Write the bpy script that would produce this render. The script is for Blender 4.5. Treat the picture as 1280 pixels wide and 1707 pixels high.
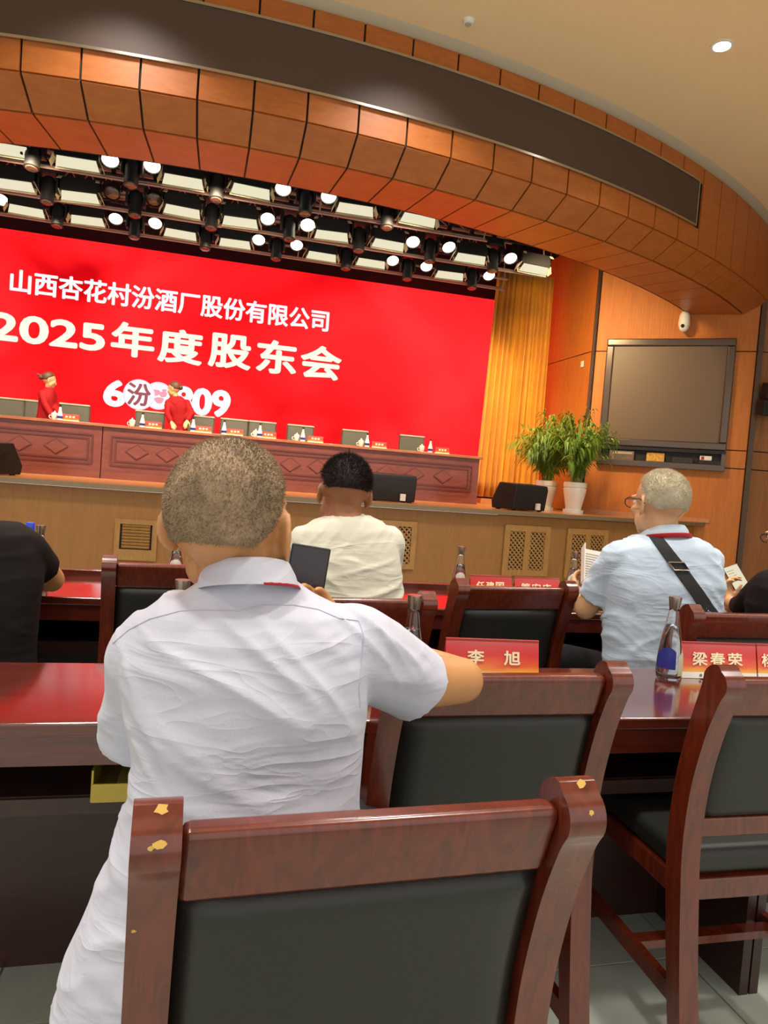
import bpy, bmesh, math, random
from mathutils import Vector, Matrix, noise
from mathutils.bvhtree import BVHTree
V = Vector
PI = math.pi
for o in list(bpy.data.objects):
    bpy.data.objects.remove(o)
SC = bpy.context.scene
COL = SC.collection
rnd = random.Random(7)

# ------------------------------------------------------------------ camera
F, CX, CY, EYE = 1183.0, 640.0, 853.5, 1.28
ROLL = math.atan(0.0764)
PITCH = math.atan((853.5 - 800) * math.cos(ROLL) / F)
YAW = math.radians(14.1)
FW = V((math.sin(YAW) * math.cos(PITCH), math.cos(YAW) * math.cos(PITCH), -math.sin(PITCH)))
r0 = V((math.cos(YAW), -math.sin(YAW), 0))
u0 = r0.cross(FW)
RT = math.cos(ROLL) * r0 + math.sin(ROLL) * u0
UP = -math.sin(ROLL) * r0 + math.cos(ROLL) * u0
EYEP = V((0, 0, EYE))
cd = bpy.data.cameras.new('camera')
cam = bpy.data.objects.new('camera', cd)
COL.objects.link(cam)
cd.sensor_fit = 'VERTICAL'
cd.sensor_height = 36.0
cd.lens = 36.0 * F / 1707.0
cd.clip_start = 0.05
m3 = Matrix((RT, UP, -FW)).transposed()
cam.matrix_world = Matrix.Translation(EYEP) @ m3.to_4x4()
SC.camera = cam

def ray(x, y):
    return FW + RT * ((x - CX) / F) - UP * ((y - CY) / F)
def PY(x, y, Y):                      # where the sight line of a picture point meets the upright plane at depth Y
    r = ray(x, y); return EYEP + r * (Y / r.y)
def PZ(x, y, Z):                      # ... meets the level plane at height Z
    r = ray(x, y); return EYEP + r * ((Z - EYE) / r.z)
def PX(x, y, X):
    r = ray(x, y); return EYEP + r * (X / r.x)

# ------------------------------------------------------------------ light and exposure
SC.view_settings.view_transform = 'Standard'
SC.view_settings.look = 'None'
SC.view_settings.gamma = 1.0
SC.view_settings.exposure = 0.0
try: SC.view_settings.use_curve_mapping = False
except Exception: pass
w = bpy.data.worlds.new('hall_air'); SC.world = w; w.use_nodes = True
bg = w.node_tree.nodes['Background']
bg.inputs[0].default_value = (1.0, 0.95, 0.90, 1); bg.inputs[1].default_value = 1.25

def lamp(kind, name, loc, power, color, target=None, size=0.5, sizey=None, blend=0.5, angle=1.2):
    d = bpy.data.lights.new(name, kind); d.energy = power; d.color = color
    if kind == 'AREA':
        d.shape = 'RECTANGLE' if sizey else 'DISK'; d.size = size
        if sizey: d.size_y = sizey; d.spread = math.radians(105)
    elif kind == 'SPOT':
        d.spot_size = angle; d.spot_blend = blend; d.shadow_soft_size = size
    else:
        d.shadow_soft_size = size
    o = bpy.data.objects.new(name, d); COL.objects.link(o); o.location = loc
    if target is not None:
        o.rotation_euler = (V(target) - V(loc)).to_track_quat('-Z', 'Y').to_euler()
    return o
WARM = (1.0, 0.87, 0.70)
ZC = 5.41                                           # hall ceiling height
DL0 = PZ(1203, 80, ZC - 0.02)                         # the downlight in view
DOWN = [V((DL0.x + 2.6 * i, DL0.y + 2.4 * j, ZC)) for i in (-4, -3, -2, -1, 0, 1) for j in (-2, -1, 0)]
for p in DOWN:
    lamp('AREA', 'downlight_lamp', p - V((0, 0, 0.06)), 40, (1.0, 0.95, 0.90), p - V((0, 0, 3)), 0.40).data.spread = math.radians(115)
for x in (-4.2, -2.1, 0.0, 2.1, 4.2):               # the stage's own flood panels: they wash the desk and the curtains
    lamp('AREA', 'stage_wash_lamp', (x, 8.2, 4.32), 52, (1.0, 0.80, 0.55), (x * 0.9, 11.6, 1.2), 0.5, 0.3)
    lamp('AREA', 'stage_back_lamp', (x, 10.3, 4.5), 40, (1.0, 0.80, 0.55), (x * 0.95, 11.6, 1.0), 0.5, 0.3)
lamp('AREA', 'stage_side_lamp', (4.3, 8.6, 4.6), 60, (1.0, 0.72, 0.38), (6.2, 11.0, 2.3), 0.5, 0.3)

# ------------------------------------------------------------------ helpers
def srgb(h):
    h = h.lstrip('#'); c = [int(h[i:i + 2], 16) / 255 for i in (0, 2, 4)]
    return tuple(x / 12.92 if x <= 0.04045 else ((x + 0.055) / 1.055) ** 2.4 for x in c) + (1.0,)

class MB:
    def __init__(s): s.v = []; s.f = []
    def add(s, vs, fs):
        n = len(s.v); s.v += [V(p) for p in vs]; s.f += [tuple(i + n for i in f) for f in fs]; return s
    def box(s, c, d, M=None):
        c = V(c); h = V(d) / 2
        vs = [V((sx * h.x, sy * h.y, sz * h.z)) for sx in (-1, 1) for sy in (-1, 1) for sz in (-1, 1)]
        if M is not None: vs = [M @ p for p in vs]
        return s.add([p + c for p in vs], [(0, 1, 3, 2), (4, 6, 7, 5), (0, 4, 5, 1), (2, 3, 7, 6), (0, 2, 6, 4), (1, 5, 7, 3)])
    def bar(s, p, q, a, b, up=(0, 0, 1)):
        p, q = V(p), V(q); d = (q - p); L = d.length; d.normalize()
        u = V(up); 
        if abs(d.dot(u)) > 0.99: u = V((0, 1, 0))
        x = d.cross(u).normalized(); y = x.cross(d)
        M = Matrix((x, d, y)).transposed()
        return s.box((p + q) / 2, (a, L, b), M)
    def prism(s, poly, f0, f1):               # poly of 2-d points (counter-clockwise seen from f1's side); f0 / f1 map to 3-d
        n = len(poly)
        vs = [f0(p) for p in poly] + [f1(p) for p in poly]
        fs = [tuple(range(n - 1, -1, -1)), tuple(range(n, 2 * n))]
        fs += [(i, (i + 1) % n, n + (i + 1) % n, n + i) for i in range(n)]
        return s.add(vs, fs)
    def loft(s, rings, closed=True, caps=True):
        k = len(rings[0]); vs = [p for r in rings for p in r]; fs = []
        for i in range(len(rings) - 1):
            for j in range(k if closed else k - 1):
                j2 = (j + 1) % k
                fs.append((i * k + j, i * k + j2, (i + 1) * k + j2, (i + 1) * k + j))
        if caps and closed:
            fs.append(tuple(range(k - 1, -1, -1))); fs.append(tuple((len(rings) - 1) * k + j for j in range(k)))
        return s.add(vs, fs)
    def tube(s, pts, rad, n=8, caps=True):
        pts = [V(p) for p in pts]
        if not isinstance(rad, (list, tuple)): rad = [rad] * len(pts)
        rings = []; px = None
        for i, p in enumerate(pts):
            a = pts[max(i - 1, 0)]; b = pts[min(i + 1, len(pts) - 1)]
            d = (b - a).normalized()
            if px is None:
                u = V((0, 0, 1)) if abs(d.z) < 0.9 else V((1, 0, 0))
                px = d.cross(u).normalized()
            px = (px - d * px.dot(d)).normalized(); py = d.cross(px)
            rings.append([p + (px * math.cos(2 * PI * j / n) + py * math.sin(2 * PI * j / n)) * rad[i] for j in range(n)])
        return s.loft(rings, True, caps)
    def lathe(s, prof, n=16, org=(0, 0, 0), M=None):
        org = V(org); rings = []
        for r, z in prof:
            ring = [V((r * math.cos(2 * PI * j / n), r * math.sin(2 * PI * j / n), z)) for j in range(n)]
            if M is not None: ring = [M @ p for p in ring]
            rings.append([p + org for p in ring])
        return s.loft(rings)
    def ell(s, c, r, nu=14, nv=9, M=None):
        c = V(c); rx, ry, rz = (r, r, r) if isinstance(r, (int, float)) else r
        vs = []; fs = []
        for i in range(nv + 1):
            t = PI * i / nv
            for j in range(nu):
                a = 2 * PI * j / nu
                vs.append(V((rx * math.sin(t) * math.cos(a), ry * math.sin(t) * math.sin(a), -rz * math.cos(t))))
        if M is not None: vs = [M @ p for p in vs]
        for i in range(nv):
            for j in range(nu):
                j2 = (j + 1) % nu; fs.append((i * nu + j, i * nu + j2, (i + 1) * nu + j2, (i + 1) * nu + j))
        return s.add([p + c for p in vs], fs)
    def limb(s, pts, rad, n=12):
        pts = [V(p) for p in pts]
        for p, r in zip(pts, rad): s.ell(p, r, n, 8)
        for i in range(len(pts) - 1): s.tube([pts[i], pts[i + 1]], [rad[i], rad[i + 1]], n)
        return s
    def mesh(s, name, org=(0, 0, 0)):
        me = bpy.data.meshes.new(name); o = V(org)
        me.from_pydata([p - o for p in s.v], [], s.f)
        bm = bmesh.new(); bm.from_mesh(me)
        bmesh.ops.remove_doubles(bm, verts=bm.verts, dist=1e-6)
        bmesh.ops.recalc_face_normals(bm, faces=bm.faces)
        bm.to_mesh(me); bm.free(); me.update()
        return me
    def build(s, name, mat, parent=None, smooth=False, org=(0, 0, 0), bev=0, seg=2):
        return obj(name, s.mesh(name, org), mat, parent, smooth, bev, seg)

def obj(name, me, mat, parent=None, smooth=False, bev=0, seg=2):
    if mat and not me.materials: me.materials.append(mat)
    if smooth:
        me.polygons.foreach_set('use_smooth', [True] * len(me.polygons))
        if smooth != 'all':
            try: me.set_sharp_from_angle(angle=math.radians(40))
            except Exception: pass
    o = bpy.data.objects.new(name, me); COL.objects.link(o)
    if parent is not None: o.parent = parent
    if bev:
        b = o.modifiers.new('bevel', 'BEVEL'); b.width = bev; b.segments = seg; b.limit_method = 'ANGLE'; b.angle_limit = 0.6
        me.polygons.foreach_set('use_smooth', [True] * len(me.polygons))
        try: b.harden_normals = True
        except Exception: pass
    return o
def tag(o, label=None, cat=None, group=None, kind=None):
    if label: o['label'] = label
    if cat: o['category'] = cat
    if group: o['group'] = group
    if kind: o['kind'] = kind
    return o
def thing(name, label, cat, loc=(0, 0, 0), rz=0.0, group=None):
    o = bpy.data.objects.new(name, None); COL.objects.link(o)
    o.empty_display_size = 0.1
    o.location = loc; o.rotation_euler = (0, 0, rz)
    return tag(o, label, cat, group)
def struct(o): o['kind'] = 'structure'; return o
def dup(root, loc, rz, label, group=None, rot=None):
    r = root.copy(); COL.objects.link(r); r.location = loc
    r.rotation_euler = rot if rot is not None else (0, 0, rz)
    r['label'] = label
    if group: r['group'] = group
    def kids(src, dst):
        for ch in list(src.children):
            c = ch.copy(); COL.objects.link(c); c.parent = dst; kids(ch, c)
    kids(root, r)
    return r

# ------------------------------------------------------------------ materials
MATS = {}
def nodes(name):
    m = bpy.data.materials.new(name); m.use_nodes = True
    nt = m.node_tree; b = nt.nodes['Principled BSDF']
    return m, nt, b
def plain(name, c, rough=0.5, metal=0.0, coat=0.0, bump=0.0, bscale=60.0, var=0.0, vscale=6.0, spec=0.5, sheen=0.0):
    m, nt, b = nodes(name)
    c = srgb(c) if isinstance(c, str) else tuple(c) + (1.0,)
    b.inputs['Base Color'].default_value = c; b.inputs['Roughness'].default_value = rough
    b.inputs['Metallic'].default_value = metal; b.inputs['Coat Weight'].default_value = coat
    b.inputs['Specular IOR Level'].default_value = spec; b.inputs['Sheen Weight'].default_value = sheen
    tc = nt.nodes.new('ShaderNodeTexCoord')
    if var:
        n = nt.nodes.new('ShaderNodeTexNoise'); n.inputs['Scale'].default_value = vscale; n.inputs['Detail'].default_value = 6
        nt.links.new(tc.outputs['Object'], n.inputs['Vector'])
        r = nt.nodes.new('ShaderNodeValToRGB'); nt.links.new(n.outputs['Fac'], r.inputs['Fac'])
        r.color_ramp.elements[0].position = 0.3; r.color_ramp.elements[1].position = 0.7
        r.color_ramp.elements[0].color = tuple(x * (1 - var) for x in c[:3]) + (1,)
        r.color_ramp.elements[1].color = tuple(min(1, x * (1 + var)) for x in c[:3]) + (1,)
        nt.links.new(r.outputs['Color'], b.inputs['Base Color'])
    if bump:
        n = nt.nodes.new('ShaderNodeTexNoise'); n.inputs['Scale'].default_value = bscale; n.inputs['Detail'].default_value = 4
        nt.links.new(tc.outputs['Object'], n.inputs['Vector'])
        bp = nt.nodes.new('ShaderNodeBump'); bp.inputs['Strength'].default_value = bump; bp.inputs['Distance'].default_value = 0.004
        nt.links.new(n.outputs['Fac'], bp.inputs['Height']); nt.links.new(bp.outputs['Normal'], b.inputs['Normal'])
    MATS[name] = m; return m
def wood(name, c1, c2, rough=0.35, coat=0.0, scale=(6, 6, 1.0), ridge=0.0, rscale=45.0, raxis='X', cross=False):
    m, nt, b = nodes(name)
    tc = nt.nodes.new('ShaderNodeTexCoord'); mp = nt.nodes.new('ShaderNodeMapping')
    nt.links.new(tc.outputs['Object'], mp.inputs['Vector']); mp.inputs['Scale'].default_value = scale
    n = nt.nodes.new('ShaderNodeTexNoise'); n.inputs['Scale'].default_value = 3.0; n.inputs['Detail'].default_value = 8; n.inputs['Distortion'].default_value = 1.2
    nt.links.new(mp.outputs['Vector'], n.inputs['Vector'])
    r = nt.nodes.new('ShaderNodeValToRGB'); nt.links.new(n.outputs['Fac'], r.inputs['Fac'])
    r.color_ramp.elements[0].position = 0.25; r.color_ramp.elements[0].color = srgb(c2)
    r.color_ramp.elements[1].position = 0.75; r.color_ramp.elements[1].color = srgb(c1)
    nt.links.new(r.outputs['Color'], b.inputs['Base Color'])
    b.inputs['Roughness'].default_value = rough; b.inputs['Coat Weight'].default_value = coat; b.inputs['Coat Roughness'].default_value = 0.12
    if ridge:
        wv = nt.nodes.new('ShaderNodeTexWave'); wv.wave_type = 'BANDS'; wv.bands_direction = raxis; wv.inputs['Scale'].default_value = rscale
        nt.links.new(tc.outputs['Object'], wv.inputs['Vector'])
        bp = nt.nodes.new('ShaderNodeBump'); bp.inputs['Strength'].default_value = ridge; bp.inputs['Distance'].default_value = 0.003
        h = wv.outputs['Fac']
        if cross:
            w2 = nt.nodes.new('ShaderNodeTexWave'); w2.bands_direction = 'Z'; w2.inputs['Scale'].default_value = rscale
            nt.links.new(tc.outputs['Object'], w2.inputs['Vector'])
            mx = nt.nodes.new('ShaderNodeMath'); mx.operation = 'MULTIPLY'
            nt.links.new(wv.outputs['Fac'], mx.inputs[0]); nt.links.new(w2.outputs['Fac'], mx.inputs[1]); h = mx.outputs[0]
        nt.links.new(h, bp.inputs['Height']); nt.links.new(bp.outputs['Normal'], b.inputs['Normal'])
    MATS[name] = m; return m
def emit(name, c, st):
    m, nt, b = nodes(name)
    c = srgb(c) if isinstance(c, str) else tuple(c) + (1.0,)
    b.inputs['Base Color'].default_value = (0.02, 0.02, 0.02, 1)
    b.inputs['Emission Color'].default_value = c; b.inputs['Emission Strength'].default_value = st
    MATS[name] = m; return m
def glass(name, c='#ffffff', rough=0.02, ior=1.45):
    m, nt, b = nodes(name)
    b.inputs['Base Color'].default_value = srgb(c); b.inputs['Transmission Weight'].default_value = 1.0
    b.inputs['Roughness'].default_value = rough; b.inputs['IOR'].default_value = ior
    MATS[name] = m; return m

W_CHAIR = wood('chair_wood', '#6e2b16', '#4c190d', 0.26, 0.5, (14, 14, 2.5))
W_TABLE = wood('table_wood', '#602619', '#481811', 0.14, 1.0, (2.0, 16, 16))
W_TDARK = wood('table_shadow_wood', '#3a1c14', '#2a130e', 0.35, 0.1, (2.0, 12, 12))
W_HEAD = wood('header_wood', '#b86a2c', '#a45a22', 0.45, 0.1, (1.5, 1.5, 6))
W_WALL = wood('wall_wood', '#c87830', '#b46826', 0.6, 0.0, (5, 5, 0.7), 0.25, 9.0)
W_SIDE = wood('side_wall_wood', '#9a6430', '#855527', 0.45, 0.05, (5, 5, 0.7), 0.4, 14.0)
W_FRONT = wood('stage_front_wood', '#a8763e', '#986a36', 0.5, 0.05, (4, 4, 0.8), 0.35, 12.0, 'X', True)
W_GRILL = wood('grille_wood', '#b88a4c', '#a2773e', 0.45, 0.1, (8, 8, 2))
W_STAGE = wood('stage_boards', '#c98a52', '#b47a48', 0.3, 0.3, (1, 8, 8))
W_DESK = wood('desk_wood', '#84463a', '#6e372e', 0.35, 0.25, (1.5, 8, 6))
W_DESKL = wood('desk_moulding_wood', '#6b3128', '#572720', 0.35, 0.2, (1.5, 8, 6))
W_DESKT = wood('desk_top_wood', '#a86a48', '#96583c', 0.3, 0.3, (1.5, 8, 6))
DARK = plain('dark_gap', '#20140c', 0.7)
BLACKWALL = plain('black_stage_paint', '#241a1c', 0.85)
LEATHER = plain('black_leather', '#1d1e1a', 0.48, bump=0.12, bscale=220)
GLEATHER = plain('grey_leather', '#57564c', 0.45, bump=0.1, bscale=120)
GLEATHER2 = plain('pale_piping', '#a09a86', 0.5)
CEIL = plain('ceiling_paint', '#f4d4a6', 0.8)
CORN = plain('cornice_paint', '#b9ae98', 0.7)
TILE = plain('floor_tile', '#acb3a6', 0.28, coat=0.2, var=0.14, vscale=5.0)
GROUT = plain('grout', '#4e514a', 0.8)
BLACK = plain('black_plastic', '#151413', 0.6, bump=0.15, bscale=300)
BLACKM = plain('black_metal', '#221f1e', 0.45, 0.3)
RIGM = plain('rig_metal', '#a88e84', 0.4, 0.3)
STEEL = plain('steel', '#b8b4ac', 0.25, 1.0)
WHITEP = plain('white_plastic', '#e8e4da', 0.4)
CERAM = plain('white_ceramic', '#f0ece0', 0.15, coat=0.5)
FLAP = plain('flap_white', '#d8cda8', 0.5)
BANNER = plain('banner_face', '#4c3a2f', 0.62, bump=0.05, bscale=400)
TVSCR = plain('tv_glass', '#6a5644', 0.45)
TVFR = plain('tv_frame', '#5c5048', 0.25, 0.5)
CURT = plain('curtain_cloth', '#d8921a', 0.6, sheen=0.3, var=0.12, vscale=3)
LENS = emit('par_lens', (1.0, 0.90, 0.70), 4.0)
LENSB = emit('bright_lens', (1.0, 0.86, 0.62), 40.0)
FLAPGLOW = emit('flap_glow', (0.95, 0.88, 0.62), 0.85)  # lamplight on the flood's lower flap, put into its emission
LENSD = plain('dark_lens', '#5a4038', 0.1, coat=1.0)
PURPLE = emit('purple_lens', (0.75, 0.5, 1.0), 1.5)
DOWNL = emit('downlight_lens', (1.0, 0.93, 0.82), 30.0)
CAPM = plain('bottle_cap_metal', '#9a8f80', 0.3, 0.9)
GLASS = glass('clear_glass')
BLUEP = plain('blue_print', '#2a2f86', 0.4)
WATER = glass('water', '#ffffff', 0.0, 1.33)
CARDR = None
WHITEPAPER = plain('paper', '#f2efe4', 0.7)
GOLD = plain('pale_gold_print', '#f6ecc2', 0.5)
GREYINK = plain('grey_ink', '#8a857c', 0.7)
SKIN = plain('skin', '#c08a58', 0.5, var=0.10, vscale=14, bump=0.1, bscale=180)
SKIN2 = plain('skin_dark', '#96623f', 0.5, var=0.08, vscale=14)
SKIN3 = plain('skin_fair', '#c99c72', 0.5, var=0.08, vscale=14)
EYEW = plain('eye_white', '#ece8e0', 0.2)
HAIRG = plain('grey_stubble', '#9c866a', 0.85, bump=0.5, bscale=260, var=0.28, vscale=22)
HAIRB = plain('black_hair', '#241815', 0.6, bump=0.8, bscale=140)
HAIRW = plain('white_hair', '#cfc6ac', 0.75, bump=0.7, bscale=200, var=0.12, vscale=30)
HAIRBR = plain('brown_hair', '#4a2c1c', 0.55, bump=0.5, bscale=140)
def shirtmat(name, c, sc=26):
    m = plain(name, c, 0.8, sheen=0.15); nt = m.node_tree; b = nt.nodes['Principled BSDF']
    tc = nt.nodes.new('ShaderNodeTexCoord'); prev = None
    for k, (scl, rot, dist) in enumerate((((3.0, 3.0, 11.0), 0.45, 0.016), ((3.5, 3.5, 15.0), -0.5, 0.012), ((90, 90, 90), 0, 0.0012))):
        mp = nt.nodes.new('ShaderNodeMapping'); mp.inputs['Rotation'].default_value = (0, rot, 0); mp.inputs['Scale'].default_value = scl
        mp.inputs['Location'].default_value = (3.7 * k, 0, 0)
        nt.links.new(tc.outputs['Object'], mp.inputs['Vector'])
        n = nt.nodes.new('ShaderNodeTexNoise'); n.inputs['Scale'].default_value = 1.0; n.inputs['Detail'].default_value = 2.5; n.inputs['Distortion'].default_value = 0.9
        nt.links.new(mp.outputs['Vector'], n.inputs['Vector'])
        ab = nt.nodes.new('ShaderNodeMath'); ab.operation = 'SUBTRACT'; ab.inputs[1].default_value = 0.5; nt.links.new(n.outputs['Fac'], ab.inputs[0])
        a2 = nt.nodes.new('ShaderNodeMath'); a2.operation = 'ABSOLUTE'; nt.links.new(ab.outputs[0], a2.inputs[0])
        a3 = nt.nodes.new('ShaderNodeMath'); a3.operation = 'POWER'; a3.inputs[1].default_value = 0.7; nt.links.new(a2.outputs[0], a3.inputs[0])
        bp = nt.nodes.new('ShaderNodeBump'); bp.invert = True; bp.inputs['Strength'].default_value = 0.4; bp.inputs['Distance'].default_value = dist
        lo = nt.nodes.new('ShaderNodeTexNoise'); lo.inputs['Scale'].default_value = 5.0 + k; lo.inputs['Detail'].default_value = 1.0; nt.links.new(mp.outputs['Vector'] if k > 1 else tc.outputs['Object'], lo.inputs['Vector'])
        mr = nt.nodes.new('ShaderNodeMapRange'); mr.inputs['From Min'].default_value = 0.42; mr.inputs['From Max'].default_value = 0.68; mr.inputs['To Min'].default_value = 0.05; mr.inputs['To Max'].default_value = 0.62
        nt.links.new(lo.outputs['Fac'], mr.inputs['Value']); nt.links.new(mr.outputs['Result'], bp.inputs['Strength'])
        nt.links.new(a3.outputs[0], bp.inputs['Height'])
        if prev: nt.links.new(prev.outputs['Normal'], bp.inputs['Normal'])
        prev = bp
    nt.links.new(prev.outputs['Normal'], b.inputs['Normal'])
    return m
SHIRT1 = shirtmat('white_shirt', '#c2c5d3'); SHIRT2 = shirtmat('cream_tee', '#cecdba'); SHIRT3 = shirtmat('blue_shirt', '#b6c8d8')
TEE = plain('black_tee', '#17110f', 0.85, bump=0.2, bscale=30, spec=0.2); JACKET = plain('red_velvet', '#8a0912', 0.7, bump=0.2, bscale=40, spec=0.2)
NAVY = plain('dark_trousers', '#1c1f28', 0.85); SHOE = plain('shoe_leather', '#1c1714', 0.35)
SEAM = plain('seam_thread', '#b4b3c6', 0.9)
REDB = plain('red_ribbon', '#b81f2a', 0.6); STRAP = plain('black_webbing', '#1a1c1c', 0.7, bump=0.4, bscale=500)
LEAF = plain('palm_leaf', '#6a8a2a', 0.45, var=0.35, vscale=7); STEM = plain('palm_stem', '#9a9a45', 0.5)
YELL = plain('yellow_folder', '#b9a437', 0.4, coat=0.3)
CHIP = plain('bare_chip', '#c9a24a', 0.6)

# ------------------------------------------------------------------ text
def text_mesh(body, size, bold=0.0, depth=0.004, shear=0.0, spacing=1.0):
    c = bpy.data.curves.new('text', 'FONT'); c.body = body; c.size = size; c.offset = bold * size; c.extrude = depth / 2
    c.align_x = 'CENTER'; c.align_y = 'CENTER'; c.space_character = spacing; c.shear = shear; c.resolution_u = 4
    o = bpy.data.objects.new('text', c); COL.objects.link(o)
    dg = bpy.context.evaluated_depsgraph_get(); dg.update()
    me = bpy.data.meshes.new_from_object(o.evaluated_get(dg))
    bpy.data.objects.remove(o); me.materials.clear()
    return me
def fit_text(me, p00, px, py, n, off=0.004):
    """stretch a flat text mesh into the rectangle at corner p00 with width vector px and height vector py"""
    xs = [v.co.x for v in me.vertices]; ys = [v.co.y for v in me.vertices]
    x0, x1, y0, y1 = min(xs), max(xs), min(ys), max(ys)
    for v in me.vertices:
        v.co = p00 + px * ((v.co.x - x0) / (x1 - x0)) + py * ((v.co.y - y0) / (y1 - y0)) + n * (off + v.co.z)
    return me
def text_at(name, body, p00, px, py, n, mat, parent, bold=0.02, org=(0, 0, 0), depth=0.004):
    base = fit_text(text_mesh(body, 1.0, 0.0, depth), V((0, 0, 0)), V(px), V(py), V(n), 0.002)
    bm = bmesh.new(); h = V(py).length; ux = V(px).normalized(); uy = V(py).normalized()
    shifts = [(0, 0)]
    if bold: shifts += [(math.cos(PI * k / 4) * bold * h, math.sin(PI * k / 4) * bold * h * 0.8) for k in range(8)]
    for i, (a, b) in enumerate(shifts):              # heavier strokes: the outline laid down again slightly shifted
        me = base.copy()
        for v in me.vertices: v.co += V(p00) - V(org) + ux * a + uy * b + V(n) * (depth * 0.02 * i)
        bm.from_mesh(me); bpy.data.meshes.remove(me)
    me = bpy.data.meshes.new(name); bm.to_mesh(me); bm.free(); bpy.data.meshes.remove(base)
    return obj(name, me, mat, parent)

# ================================================================== THE SETTING
# ---- hall floor and its tiles
fl = struct(MB().box((0.0, 4.0, -0.03), (21.6, 17, 0.04)).build('floor', plain('floor_far', '#a0a69a', 0.4)))
tp = [PZ(1160, 1619, 0.0), PZ(1032, 1606, 0.0)]
TX0, TY0, TS = tp[0].x, tp[1].y, 0.60
tile_me = MB().box((0, 0, -0.005), (TS - 0.006, TS - 0.006, 0.012)).mesh('tile')
for i in range(-4, 5):
    for j in range(-4, 9):
        t = obj('tile', tile_me, TILE, fl); t.location = (TX0 + TS * (i + 0.5), TY0 + TS * (j + 0.5) , -0.001 * rnd.random())

# ---- curved bulkhead (header) over the stage opening
HR, HY = 13.2, 6.45 + 13.2
def harc(s, back, z):
    t = s / HR; r = HR - back
    return V((r * math.sin(t), HY - r * math.cos(t), z))
Z1, Z2, ZL0, ZL1 = EYE + 3.10, EYE + 2.91, EYE + 3.36, EYE + 3.885
hb = MB()
SS = [-9.4 + 0.235 * i for i in range(81)]
prof = [(0.03, ZC + 0.1), (0.03, Z1 + 0.01), (0.31, Z2 + 0.02), (1.04, Z2 + 0.02), (1.04, ZC + 0.9), (0.4, ZC + 0.9)]
hb.loft([[harc(s, b, z) for b, z in prof] for s in SS])
header = struct(hb.build('wall_header', DARK))
# splayed television wall
TD = V((0.806, -0.592, 0)); TN = V((-0.592, -0.806, 0)); TP = V((7.5, 9.45, 0))
def PW(x, y, off=0.0):
    r = ray(x, y); p0 = TP + TN * off
    return EYEP + r * ((p0 - EYEP).dot(TN) / r.dot(TN))
def wall_s(p): return (V(p) - TP).dot(TD)
def behind_wall(p): return (V(p) - TP).dot(TN) < -0.02
def hpanel(s0, s1, a, b, mat, thick=0.022, gap=0.010):
    P = [harc(s0 + gap, *a), harc(s1 - gap, *a), harc(s1 - gap, *b), harc(s0 + gap, *b)]
    if all(behind_wall(p) for p in P): return
    n = (P[1] - P[0]).cross(P[3] - P[0]).normalized()
    sm = (s0 + s1) / 2
    inw = harc(sm, 0.5, (Z1 + Z2) / 2 + 0.4) - (P[0] + P[2]) / 2
    if n.dot(inw) < 0: n = -n
    e = (P[3] - P[0]).normalized() * gap
    P = [P[0] + e, P[1] + e, P[2] - e, P[3] - e]
    mb = MB().add(P + [p + n * thick for p in P], [(0, 1, 2, 3), (7, 6, 5, 4), (0, 4, 5, 1), (1, 5, 6, 2), (2, 6, 7, 3), (3, 7, 4, 0)])
    mb.build('panel', mat, header)
SEND = 0.0
p = PZ(1164, 380, EYE + 3.36); SEND = math.atan2(p.x, HY - p.y) * HR - 0.12
k0, k1 = -19, 19
PW_ = 0.47
for k in range(k0, k1):
    s0 = 0.18 + PW_ * k; s1 = s0 + PW_
    hpanel(s0, s1, (0.31, Z2), (1.02, Z2 + 0.015), W_HEAD)            # underside
    hpanel(s0, s1, (0.0, Z1), (0.30, Z2), W_HEAD)                      # slanted course
    if s0 < SEND - 0.2:
        hpanel(s0, s1, (0.0, ZL0), (0.0, Z1), W_HEAD)                  # course under the banner
        hpanel(s0, s1, (0.0, ZC), (0.0, ZL1), W_HEAD)                  # course over the banner
    else:
        hpanel(s0, s1, (0.0, ZC), (0.0, Z1), W_HEAD)                   # full-height end boards
# led banner strip
bn = thing('led_banner', 'long unlit dark display strip curving along the wooden header over the stage', 'display strip', harc(0, 0, ZL0))
BO = harc(0, 0, ZL0)
bs = [-8.6 + (SEND + 8.6) * i / 50 for i in range(51)]
MB().loft([[harc(s, -0.02, ZL0 + 0.012), harc(s, -0.02, ZL1 - 0.012), harc(s, 0.03, ZL1 - 0.012), harc(s, 0.03, ZL0 + 0.012)] for s in bs]).build('display_face', BANNER, bn, True, BO)
for z in (ZL0, ZL1):
    MB().loft([[harc(s, -0.03, z - 0.012), harc(s, -0.03, z + 0.012), harc(s, 0.03, z + 0.012), harc(s, 0.03, z - 0.012)] for s in bs]).build('edge_trim', STEEL, bn, True, BO)
MB().loft([[harc(s, -0.03, ZL0 - 0.01), harc(s, -0.03, ZL1 + 0.01), harc(s, 0.03, ZL1 + 0.01), harc(s, 0.03, ZL0 - 0.01)] for s in (SEND, SEND + 0.025)]).build('end_trim', STEEL, bn, False, BO)
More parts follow.
